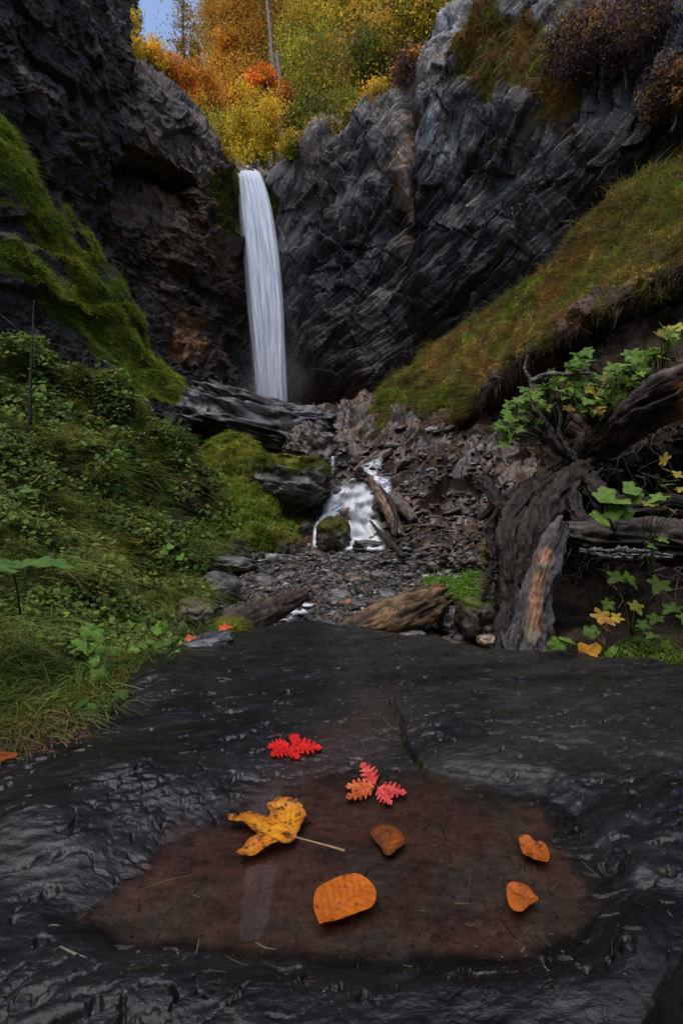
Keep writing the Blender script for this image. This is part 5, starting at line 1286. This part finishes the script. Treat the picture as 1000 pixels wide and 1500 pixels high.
def plant(name, label, cat, base, leaves, stemcol=(.06, .08, .02), sr=.003, seed=0, group=None, bow=.05, **kw):
    rng = np.random.default_rng(seed); b = P(*base); t = thing(name, label, cat, b, group); st = MB()
    many = len(leaves) > 100; mb = MB()
    for (x, y, d, s, col) in leaves:
        c = P(x, y, d); nrm = rgb(0, -.55, .8) + rng.normal(size=3) * .35; tip = rgb(rng.normal(), -.3, -.5)
        W, Q, T, C = lobed_leaf(c, s * d / FPX, nrm, tip, col, rng, **kw)
        if len(leaves) > 30: mb.add(W, Q, T, C)
        else:
            q = MB(); q.add(W, Q, T, C); q.build('leaf', M_HERB, t, b)
        st.add(*tube([b, (b + c) / 2 + rgb(0, bow, .1 * (c[2] - b[2])) + rng.normal(size=3) * .01, c], [sr, sr * .7, sr * .4], 5, 8), col=stemcol)
    if len(leaves) > 30: mb.build('foliage', M_HERB, t, b)
    st.build('stem', M_HERB, t, b)
    return t


rng = np.random.default_rng(51)
def cluster(cs, n, spread, size, cols, dj=.12):
    L = []
    for (x, y, d) in cs:
        for k in range(n):
            g = rng.random(); c = np.array(cols[rng.integers(0, len(cols))]) * rng.uniform(.65, 1.35)
            L.append((x + rng.normal() * spread, y + rng.normal() * spread * .6, d + rng.normal() * dj, size * rng.uniform(.6, 1.3), c))
    return L
DK = [(.045, .085, .012), (.065, .12, .016), (.14, .15, .02)]
GR = [(.10, .19, .03), (.14, .25, .045), (.07, .14, .025), (.17, .26, .05)]
YG = [(.30, .27, .04), (.22, .24, .04), (.38, .26, .05), (.10, .18, .03)]
plant('leafy_shrub', 'green lobed-leaved shrub left of and around the forked dead branch', 'shrub', (815, 650, 3.15), cluster([(735, 628, 3.0), (750, 615, 3.0), (762, 592, 3.0), (775, 575, 3.0), (745, 640, 3.0), (790, 598, 3.0), (800, 568, 3.0), (820, 556, 3.0), (845, 540, 3.0), (835, 575, 3.0), (860, 560, 3.0), (770, 625, 3.05), (852, 528, 3.0)], 12, 10, 9.5, GR), seed=1, bow=.0)
plant('leafy_shrub', 'bright green shrub above the reddish trunk near the right edge', 'shrub', (900, 618, 3.0), cluster([(915, 540, 2.85), (935, 526, 2.85), (925, 560, 2.85), (905, 575, 2.85), (945, 550, 2.85), (880, 590, 2.9), (930, 580, 2.85)], 12, 10, 12, GR), seed=2, bow=0)
plant('leafy_shrub', 'yellowing shrub between the two green ones', 'shrub', (870, 630, 3.05), cluster([(865, 575, 2.95), (885, 560, 2.95), (880, 590, 2.95), (895, 545, 2.95), (872, 602, 2.95), (850, 590, 3.0)], 11, 9, 7.5, YG), seed=3, bow=0)
plant('sapling', 'tall green sapling at the right edge reaching highest above the trunk', 'sapling', (965, 590, 2.75), cluster([(975, 492, 2.65), (985, 480, 2.65), (968, 520, 2.65), (960, 515, 2.65), (985, 545, 2.65), (970, 560, 2.65), (1000, 560, 2.6), (950, 570, 2.7)], 7, 8, 12, GR + YG[:2]), seed=4, bow=0)
plant('herb', 'green herb with round leaves in front of the root tangle', 'plant', (900, 780, 2.3), [(885, 725, 2.2, 17, GR[1]), (905, 735, 2.2, 18, GR[3]), (925, 715, 2.2, 15, GR[1]), (878, 758, 2.2, 17, GR[1]), (897, 750, 2.2, 14, GR[0]), (915, 752, 2.2, 13, GR[2]), (930, 728, 2.2, 12, GR[0])], seed=5, depth=.2, pt=.05)
plant('seedling', 'tall thin yellow-leaved seedling near the right edge', 'plant', (955, 850, 2.1), [(972, 672, 2.0, 11, YG[2]), (980, 690, 2.0, 9, YG[0]), (978, 710, 2.0, 10, GR[3]), (965, 728, 2.0, 14, GR[1]), (978, 745, 2.0, 12, YG[1]), (990, 695, 2.0, 9, YG[0]), (950, 738, 2.0, 11, YG[1]), (996, 715, 2.0, 10, YG[2]), (968, 790, 2.0, 9, GR[0]), (955, 800, 2.0, 9, GR[2])], seed=6, sr=.002)
plant('herb', 'large-leaved dark green herb under the horizontal trunk', 'plant', (925, 930, 2.0), [(905, 845, 2.0, 17, DK[0]), (922, 848, 1.95, 15, DK[1]), (965, 855, 1.95, 18, DK[0]), (930, 888, 1.9, 12, DK[2]), (890, 885, 1.95, 11, DK[1]), (960, 905, 1.85, 13, DK[0]), (985, 890, 1.85, 15, DK[0]), (990, 925, 1.8, 14, DK[1]), (955, 930, 1.8, 12, DK[1]), (940, 915, 1.85, 10, DK[0]), (975, 945, 1.8, 12, DK[1]), (1005, 905, 1.8, 14, DK[1])], seed=7)
plant('herb', 'round-leaved green herb at the foot of the split root stump', 'plant', (830, 960, 1.9), [(815, 945, 1.9, 14, GR[0]), (830, 938, 1.9, 13, GR[1]), (822, 960, 1.85, 13, GR[0]), (808, 960, 1.88, 10, GR[2]), (895, 955, 1.82, 12, GR[1]), (845, 950, 1.9, 10, GR[2]), (865, 925, 2.0, 12, GR[2])], seed=8, depth=.2, pt=0)
plant('withered_plant', 'withered plant with one drooping yellow leaf by the bank', 'plant', (885, 945, 1.85), [(880, 903, 1.85, 17, (.42, .24, .05)), (903, 905, 1.85, 13, (.45, .33, .05)), (887, 920, 1.85, 11, (.20, .10, .05))], (.2, .13, .06), seed=9, aspect=.7)
plant('moss_tuft', 'orange-yellow clump of withered leaves on the stump edge left', 'plant', (722, 825, 3.2), cluster([(718, 800, 3.1), (725, 812, 3.1), (712, 808, 3.1)], 10, 7, 6, [(.30, .15, .02), (.24, .17, .03), (.12, .09, .02)], .04)[:29], seed=10)
# bright fern clump
rng = np.random.default_rng(52); mb = MB(); n_ = 5200
cs_ = np.array([(640, 858), (655, 852), (670, 860), (684, 852), (692, 845), (660, 872), (676, 878), (650, 866), (690, 866), (632, 852)])
q = cs_[rng.integers(0, 10, n_)] + rng.normal(size=(n_, 2)) * (7, 5); pos = np.array([P(x, y, DBED(x, min(y + 8, 885)) - rng.uniform(.0, .16)) for x, y in q])
blades(mb, pos, np.tile(rgb(0, -.5, .5), (n_, 1)), .065, .011, var(np.tile(rgb(.14, .27, .03), (n_, 1)), rng, .55, 1.4), rng, 1.0, .5)
o = mb.build('fern', M_GRASS, None, P(660, 880, 3.9), False); tag(o, 'bright green fern clump right of the rotten log', 'fern')
# big leaves on the left slope
def bigleaf(px, py, d, s, nrm, tip, col, t, **kw):
    W, Q, T, C = lobed_leaf(P(px, py, d), s * d / FPX, nrm, tip, col, rng, **kw); mb = MB(); mb.add(W, Q, T, C); mb.build('leaf', M_HERB, t, t.location)
t = thing('butterbur', 'large pale green butterbur leaf at the left edge seen edge on', 'plant', P(30, 900, 1.6))
bigleaf(50, 826, 1.35, 42, rgb(-.05, -.26, 1), rgb(1, .1, .16), (.09, .19, .04), t, lobes=9, depth=.07, pt=.3, aspect=.62, k=60)
bigleaf(-2, 830, 1.30, 36, rgb(.1, -.32, 1), rgb(-1, -.1, -.1), (.08, .17, .035), t, lobes=9, depth=.06, pt=.1, aspect=.7, k=60)
mb = MB(); mb.add(*tube([P(30, 900, 1.6), P(25, 860, 1.5), P(18, 832, 1.38)], [.004, .003, .003], 6, 10), col=(.08, .12, .03)); mb.build('stem', M_HERB, t, t.location)
for lb, ls in (('pair of bright round leaves in the grass left of the slab', [(128, 922, 1.75, 11), (142, 926, 1.75, 10), (139, 944, 1.65, 12), (112, 940, 1.75, 8), (138, 968, 1.55, 9)]),
               ('single bright leaf lying over the grass nearest the slab corner', [(136, 991, 1.45, 14), (150, 986, 1.45, 10)]),
               ('upright bright leaves at the grass edge beside the slab', [(232, 922, 2.1, 9), (240, 915, 2.1, 8), (228, 932, 2.1, 8), (238, 950, 2.0, 8)]),
               ('dark glossy leaves hanging over the slab corner', [(135, 1040, 1.2, 14), (150, 1060, 1.15, 12), (165, 1045, 1.2, 12), (178, 1020, 1.3, 11), (120, 1030, 1.22, 12), (155, 1030, 1.25, 12)]),
               ('round yellow-green leaves above the left rocks', [(272, 805, 4.2, 8), (264, 815, 4.1, 8), (250, 800, 4.2, 6), (240, 808, 4.2, 6)])):
    dk = .45 if 'dark' in lb else 1
    plant('herb', lb, 'plant', (ls[0][0] - 4, ls[0][1] + 26, ls[0][2] + .06), [(x, y, d, s, np.array((.13, .26, .04)) * rng.uniform(.8, 1.2) * dk) for x, y, d, s in ls], seed=int(ls[0][0]), depth=.15, pt=.15, bow=0, sr=.0015)

# ================================================================== fallen leaves
M_FLEAF = mat_col('fallen_leaf', .42, .4, .15, 300, (.75, 1.2), .5, 260, .0012)


def fallen(name, label, outline, cols, veins=(), z0=.002, curl=0.0, puff=.0, blot=0, blotcol=(.05, .02, .01), seed=0, stem=None, stemcol=(.35, .25, .12), cat='leaf', parent=None, centre=None, group=None, sp=.0022, vd=.0011, vcol=None, zfun=None, sr=.0011, vk=.6, rag=0.0):
    O = np.array([G(x, y, z0)[:2] for x, y in outline]); 
    # smooth the outline, add small teeth
    m = len(O); E = np.concatenate([O[-2:], O, O[:3]]); Os = []
    for i in range(m):
        a, b, c, d = E[i + 1], E[i + 2], E[i + 3], E[i + 4]
        for f in (0, .25, .5, .75): Os.append(.5 * (2 * b + (c - a) * f + (2 * a - 5 * b + 4 * c - d) * f * f + (3 * b - a - 3 * c + d) * f ** 3))
    O = np.array(Os); O = O + (rag * np.stack([fbm(np.c_[O * 130, O[:, :1] * 0 + seed], 3, seed + s9, .7) for s9 in (0, 9)], 1) if rag else 0); mn, mx = O.min(0) - .001, O.max(0) + .001
    gx_, gy_ = np.meshgrid(np.arange(mn[0], mx[0], sp), np.arange(mn[1], mx[1], sp)); g = np.stack([gx_.ravel(), gy_.ravel()], 1) + np.random.default_rng(seed).normal(size=(gx_.size, 2)) * sp * .15
    s_ = sdf_poly(g[:, 0], g[:, 1], O); g = g[s_ > sp * .5]
    pts = [Vector(p) for p in np.concatenate([O, g])]; ed = [(i, (i + 1) % len(O)) for i in range(len(O))]
    v, _, f, *_r = mgeo.delaunay_2d_cdt(pts, ed, [], 1, 1e-7)
    v = np.array([a[:] for a in v]); f = [a for a in f]; T = np.array([a for a in f if len(a) == 3])
    s_ = np.maximum(sdf_poly(v[:, 0], v[:, 1], O), 0); R_ = s_.max(); e = 1 - np.clip(s_ / R_, 0, 1)
    q = np.stack([v[:, 0], v[:, 1], v[:, 0] * 0 + seed], 1)
    z = z0 + curl * e ** 2 * (.6 + fbm(q, 2, seed, .5, 18) * 2.2) + puff * (1 - e) + fbm(q, 3, seed + 1, .55, 60) * .0018
    C = lerp(np.tile(rgb(*cols[0]), (len(v), 1)), np.tile(rgb(*cols[1]), (len(v), 1)), sst(-.25, .35, fbm(q, 3, seed + 2, .6, 25)))
    if len(cols) > 2: C = lerp(C, rgb(*cols[2]), sst(.5, 1, e) * .7)
    for vs in veins:
        L = np.array([G(x, y, z0)[:2] for x, y in vs]); dl = sd_line(v[:, 0], v[:, 1], L); k_ = np.exp(-(dl / vd) ** 2) * vk
        C = lerp(C, rgb(*(vcol or np.array(cols[0]) * .45)), k_); z = z - k_ * .0006 + .0006 * (1 - np.exp(-(dl / .006) ** 2))
    if blot: C = lerp(C, rgb(*blotcol), sst(.12, .3, fbm(q, 4, seed + 3, .65, 75) + (blot - .5) * .4 + .12 * e))
    if zfun: z = z + zfun(v, e)
    base = G(*(centre or np.mean(outline, 0)), 0) if parent is None else np.array(parent.location)
    if parent is None: t = thing(name, label, cat, base, group)
    else: t = parent
    build('leaflet' if parent is not None else 'blade', np.stack([v[:, 0], v[:, 1], z], 1), None, T, M_FLEAF, t, base, True, {'col': C})
    if stem:
        mb = MB(); st_ = np.array([G(x, y, zz) for x, y, zz in stem]); mb.add(*tube(st_, [sr * .8, sr, sr * 1.4], 7, 24), col=stemcol); mb.build('stem', M_HERB, t, base)
    return t


def zc(l): return [(300 + x / 3.125, 1040 + y / 3.125) for x, y in l]
def rc(l): return [(500 + x / 2, 900 + y / 2) for x, y in l]


B = (415, 582)
fallen('maple_leaf', 'big yellow-orange maple leaf with long pale stem on the puddle', zc([(415, 585), (440, 555), (463, 505), (452, 478), (438, 452), (402, 434), (372, 427), (352, 437), (346, 420), (320, 424), (308, 440), (290, 440), (288, 462), (302, 482), (290, 497), (268, 492), (240, 482), (200, 482), (190, 497), (160, 499), (166, 520), (140, 500), (110, 504), (110, 530), (140, 547), (172, 546), (202, 562), (230, 582), (236, 600), (202, 610), (176, 640), (145, 668), (160, 683), (202, 684), (252, 671), (302, 656), (350, 641), (390, 624), (410, 604)]),
       [(.74, .30, .015), (.62, .19, .010), (.36, .12, .02)], [zc(l) for l in ([B, (330, 500), (322, 430)], [B, (390, 500), (400, 440)], [B, (280, 545), (120, 515)], [B, (300, 630), (160, 672)], [B, (440, 530), (455, 500)], [(330, 500), (300, 470)], [(280, 545), (235, 495)])],
       curl=.0065, blot=.55, blotcol=(.10, .035, .01), seed=3, stem=[(*zc([(415, 582)])[0], .006), (*zc([(500, 605)])[0], .010), (*zc([(575, 625)])[0], .008), (*zc([(640, 645)])[0], .004)], stemcol=(.40, .30, .16), sr=.0013, vcol=(.30, .10, .012), sp=.0014, rag=.005)
def veins_oval(base, tip, n=6, w=24, skew=.55):
    b, t = np.array(base, float), np.array(tip, float); d = t - b; s = np.array([-d[1], d[0]]); s /= np.linalg.norm(s); out = [[tuple(b), tuple(t)]]
    for k in range(1, n + 1):
        p = b + d * (k / (n + 1)); L = w * math.sin(math.pi * (.25 + .6 * k / (n + 1))); u_ = d / np.linalg.norm(d)
        for sg in (1, -1): out.append([tuple(p), tuple(p + s * sg * L + u_ * L * skew)])
    return out
fallen('beech_leaf', 'large oval orange leaf lying nearest the viewer', zc([(527, 1016), (512, 985), (500, 955), (498, 900), (512, 858), (540, 830), (590, 806), (640, 790), (690, 783), (732, 800), (764, 828), (783, 868), (780, 912), (752, 945), (700, 966), (640, 986), (590, 1001), (550, 1007)]),
       [(.58, .145, .010), (.48, .11, .008)], veins_oval((468, 1362), (545, 1300), 8, 34, .5), curl=.0012, seed=7, blot=.22, blotcol=(.16, .045, .008), vcol=(.22, .05, .006), cat='leaf', vk=.55)
fallen('beech_leaf', 'dark orange-brown leaf half sunk in the middle of the puddle', zc([(755, 560), (800, 545), (850, 543), (895, 568), (915, 612), (905, 640), (872, 660), (852, 682), (826, 682), (800, 640), (766, 602)]),
       [(.30, .075, .010), (.16, .045, .010), (.07, .025, .01)], veins_oval((565, 1258), (575, 1215), 5, 20, .5), z0=-.001, puff=.002, seed=9, blot=.3, vcol=(.10, .025, .005))
t = fallen('beech_leaf', 'small ragged orange leaf uppermost at the right side of the puddle', rc([(520, 668), (545, 662), (570, 680), (580, 678), (596, 690), (608, 715), (604, 742), (580, 736), (566, 732), (548, 722), (528, 708)]),
       [(.50, .14, .015), (.36, .08, .010)], veins_oval((760, 1236), (802, 1268), 5, 14, .5), curl=.0022, seed=11, blot=.36, blotcol=(.12, .03, .008), stem=[(*rc([(522, 670)])[0], .002), (*rc([(505, 656)])[0], .003), (*rc([(490, 643)])[0], .002)], stemcol=(.05, .02, .015), vcol=(.20, .045, .006))
fallen('beech_leaf', 'small blunt orange leaf lower at the right side of the puddle', rc([(485, 808), (512, 797), (542, 806), (560, 828), (577, 850), (550, 864), (532, 886), (505, 886), (487, 860)]),
       [(.47, .12, .012), (.33, .07, .008)], veins_oval((744, 1308), (786, 1324), 5, 16, .5), curl=.0020, seed=12, blot=.32, blotcol=(.13, .035, .008), vcol=(.18, .04, .006))


def leaflet(node, tip, w, nteeth=5):
    b, t = np.array(node, float), np.array(tip, float); d = t - b; s = np.array([-d[1], d[0]]); s /= np.linalg.norm(s); L = []
    prof = lambda f: math.sin(math.pi * min(1, f * .92 + .06)) ** .8 * (1 - .25 * f)
    for sg in (1, -1):
        seq = []
        for k in range(nteeth):
            f0 = .08 + .84 * k / nteeth; f1 = f0 + .62 / nteeth; f2 = f0 + .84 / nteeth
            seq += [(f0, .40), (f1, 1.15), (f2, .95)]
        pts_ = [tuple(b + d * min(.97, f) + s * sg * w * prof(f) * a) for f, a in seq]
        L.append(pts_)
    return [tuple(b)] + L[0] + [tuple(t)] + L[1][::-1]


def compound(name, label, node, tips, cols, stem, seed, stemcol, z0=.004):
    t = thing(name, label, 'leaf', G(*node, 0))
    for k, (tp, w, ci) in enumerate(tips):
        nd = (node[0] + (tp[0] - node[0]) * .06, node[1] + (tp[1] - node[1]) * .06)
        fallen('x', '', leaflet(nd, tp, w), cols[ci], [[nd, tp]], z0=z0 + .0008 * k, curl=.0022, blot=.18, blotcol=tuple(np.array(cols[ci][1]) * .35), vcol=tuple(np.array(cols[ci][1]) * .4), seed=seed + k, parent=t, vd=.0008, sp=.0016)
    mb = MB(); mb.add(*tube([G(x, y, z) for x, y, z in stem], [.0009, .0012, .0012], 7, 20), col=stemcol); mb.build('stem', M_HERB, t, t.location)


RED = [(.78, .022, .018), (.55, .012, .012)]; PINK = [(.72, .12, .09), (.60, .05, .05)]; ORP = [(.70, .20, .06), (.58, .10, .035)]
n1 = zc([(392, 158)])[0]
compound('cranesbill_leaf', 'bright red lobed leaf uppermost of the leaves on the slab', n1, [(zc([(284, 172)])[0], 11, 0), (zc([(300, 214)])[0], 11, 0), (zc([(428, 224)])[0], 13, 0), (zc([(538, 180)])[0], 12, 0), (zc([(430, 112)])[0], 10, 0)], [RED], [(*n1, .006), (*zc([(335, 115)])[0], .014), (*zc([(278, 88)])[0], .010)], 60, (.35, .03, .06), slabz(*G(*n1)[:2]) + .003 if slabz(*G(*n1)[:2]) > 0 else .003)
n2 = zc([(785, 355)])[0]
compound('cranesbill_leaf', 'orange and pink lobed leaf below and right of the red one', n2, [(zc([(715, 240)])[0], 13, 1), (zc([(640, 348)])[0], 10, 0), (zc([(643, 404)])[0], 11, 2), (zc([(922, 384)])[0], 12, 1), (zc([(855, 434)])[0], 12, 1)], [ORP, PINK, [(.55, .12, .03), (.42, .07, .02)]], [(*n2, .006), (*zc([(805, 330)])[0], .008), (*zc([(822, 310)])[0], .012)], 70, (.25, .03, .04))
# leaves resting on the grass, rocks and bank
def small(name, label, px, py, d, s, col, nrm, seed):
    t = thing(name, label, 'leaf', P(px, py, d)); W, Q, T, C = lobed_leaf(P(px, py, d), s * d / FPX, nrm, rgb(.6, -.2, .5), col, np.random.default_rng(seed), lobes=3 + seed % 3, depth=.38, pt=.35, aspect=.8)
    mb = MB(); mb.add(W, Q, T, C); mb.build('blade', M_HERB, t, t.location)
    c = P(px, py, d); mb = MB(); mb.add(*tube([c, c + s * d / FPX * rgb(-.9, -.2, -.8), c + s * d / FPX * rgb(-1.6, -.3, -1.0)], [.001, .0009, .0008], 5, 6), col=np.array(col) * .6); mb.build('stem', M_HERB, t, t.location)
small('maple_leaf', 'small orange-pink leaf on the wet rock left of the mossy stone', 277, 935, 1.85, 8, (.62, .14, .05), rgb(.1, -.7, .7), 1)
small('maple_leaf', 'small orange-red leaf with pointed lobes on the mossy stone', 328, 919, 2.12, 9, (.70, .12, .04), rgb(0, -.6, .8), 2)
small('maple_leaf', 'red-orange leaf in the dry grass at the left edge', 4, 1109, .92, 13, (.45, .09, .02), rgb(.1, -.7, .7), 3)
small('maple_leaf', 'large yellow-orange fallen leaf on the bank at the slab edge', 860, 958, 1.80, 24, (.50, .24, .03), rgb(.05, -.85, .5), 4)
small('beech_leaf', 'tiny orange leaf lying in the gravel above the rotten log', 509, 880, 3.9, 5, (.50, .18, .08), rgb(.1, -.7, .7), 5)

# ================================================================== twigs on slab and puddle
TW = [('thin pale straw lying left in the puddle', [(205, 1304, .002), (245, 1290, .004), (288, 1280, .002)], .0009, (.14, .11, .05)),
      ('short white peeled stick at the lower left', [(88, 1386, .012), (112, 1398, .012), (141, 1409, .010)], .0014, (.24, .22, .20)),
      ('short green blade standing at the lower pool edge', [(287, 1398, .003), (290, 1386, .006), (292, 1374, .010)], .001, (.10, .14, .03)),
      ('small pale curved straw at the lower pool edge', [(374, 1380, .004), (388, 1388, .006), (406, 1391, .003)], .0009, (.15, .16, .06)),
      ('dark needle twig beside the maple leaf stem', [(478, 1259, .001), (515, 1248, .003), (540, 1240, .001)], .0011, (.04, .028, .018)),
      ('dark needle twig right of the sunken leaf', [(594, 1240, .001), (620, 1252, .003), (648, 1268, .001)], .0011, (.045, .032, .018)),
      ('pale upright straw in the middle of the puddle', [(690, 1282, .001), (686, 1300, .003), (684, 1316, .001)], .0008, (.10, .085, .05)),
      ('short pale straw below the upright one', [(664, 1323, .001), (678, 1324, .002), (690, 1324, .001)], .0008, (.13, .11, .07)),
      ('thin brown straw near the right puddle shore', [(800, 1312, .001), (814, 1296, .003), (828, 1280, .001)], .0007, (.09, .06, .04)),
      ('pale straw on the rim right of the puddle', [(852, 1262, .004), (866, 1275, .006), (880, 1287, .003)], .0008, (.12, .10, .08)),
      ('yellow-green straw above the orange-pink leaf', [(512, 1052, .006), (540, 1053, .008), (562, 1049, .006)], .0010, (.10, .11, .03)),
      ('short pale stick at the top of the crack', [(560, 1050, .010), (570, 1062, .012), (578, 1070, .010)], .0013, (.16, .15, .11)),
      ('pale straw on the upper right of the slab', [(703, 1012, .03), (722, 1009, .032), (740, 1009, .03)], .0012, (.14, .12, .09)),
      ('tiny white stick left of the puddle', [(72, 1356, .02), (80, 1355, .02), (88, 1356, .02)], .0011, (.2, .18, .15)),
      ('pale reddish twig on the far left of the slab', [(330, 1400, .005), (345, 1408, .005), (365, 1415, .004)], .0007, (.09, .07, .06))]
for i, (lb, l, r, c) in enumerate(TW):
    q = []
    for x, y, z in l:
        g = G(x, y, z); zs = slabz(g[0], g[1]); g = G(x, y, max(z, zs + .0012)); q.append(g)
    mb = MB(); mb.add(*tube(q, [r * .6, r, r * .5], 6, 16, .15, 60, i), col=c); tag(mb.build('twig', M_HERB, None, q[0]), lb, 'twig', 'twigs and straws on the slab')
EXPOSURE = 1.05
# ================================================================== camera, light, sky
sc = bpy.context.scene
cam = bpy.data.cameras.new('camera'); co = link(bpy.data.objects.new('camera', cam))
co.location = (0, 0, CZ); co.rotation_euler = (math.radians(90), 0, 0)
cam.sensor_fit = 'VERTICAL'; cam.sensor_height = 36; cam.lens = 36 * FPX / 1500; cam.shift_y = (HY - 750) / 1500
cam.clip_start = .02; cam.clip_end = 2000
sc.camera = co
EL, AZ = math.radians(62), math.radians(205)     # high soft light from behind the viewer's left shoulder
w = bpy.data.worlds.new('World'); sc.world = w; w.use_nodes = True
nt = w.node_tree; bg = nt.nodes['Background']; sk = nt.nodes.new('ShaderNodeTexSky')
sk.sky_type = 'NISHITA'; sk.sun_disc = False; sk.sun_elevation = EL; sk.sun_rotation = AZ
sk.air_density = 1.0; sk.dust_density = 3.2; sk.ozone_density = 1.0; sk.altitude = 600
nt.links.new(sk.outputs[0], bg.inputs[0]); bg.inputs[1].default_value = .14
sl = bpy.data.lights.new('sun', 'SUN'); so = link(bpy.data.objects.new('sun', sl))
sl.energy = 0.95; sl.specular_factor = .35; sl.angle = math.radians(50); sl.color = (1.0, .95, .88)
dv = Vector((math.sin(AZ) * math.cos(EL), math.cos(AZ) * math.cos(EL), math.sin(EL)))
so.rotation_euler = dv.to_track_quat('Z', 'Y').to_euler()
vs = sc.view_settings; vs.view_transform = 'Standard'; vs.look = 'None'; vs.gamma = 1; vs.exposure = EXPOSURE; vs.use_curve_mapping = False
sc.cycles.use_denoising = True; sc.cycles.max_bounces = 6; sc.cycles.diffuse_bounces = 3; sc.cycles.glossy_bounces = 3
sc.cycles.transmission_bounces = 4; sc.cycles.transparent_max_bounces = 24; sc.cycles.sample_clamp_indirect = 4
sc.cycles.use_adaptive_sampling = True; sc.cycles.adaptive_threshold = .02
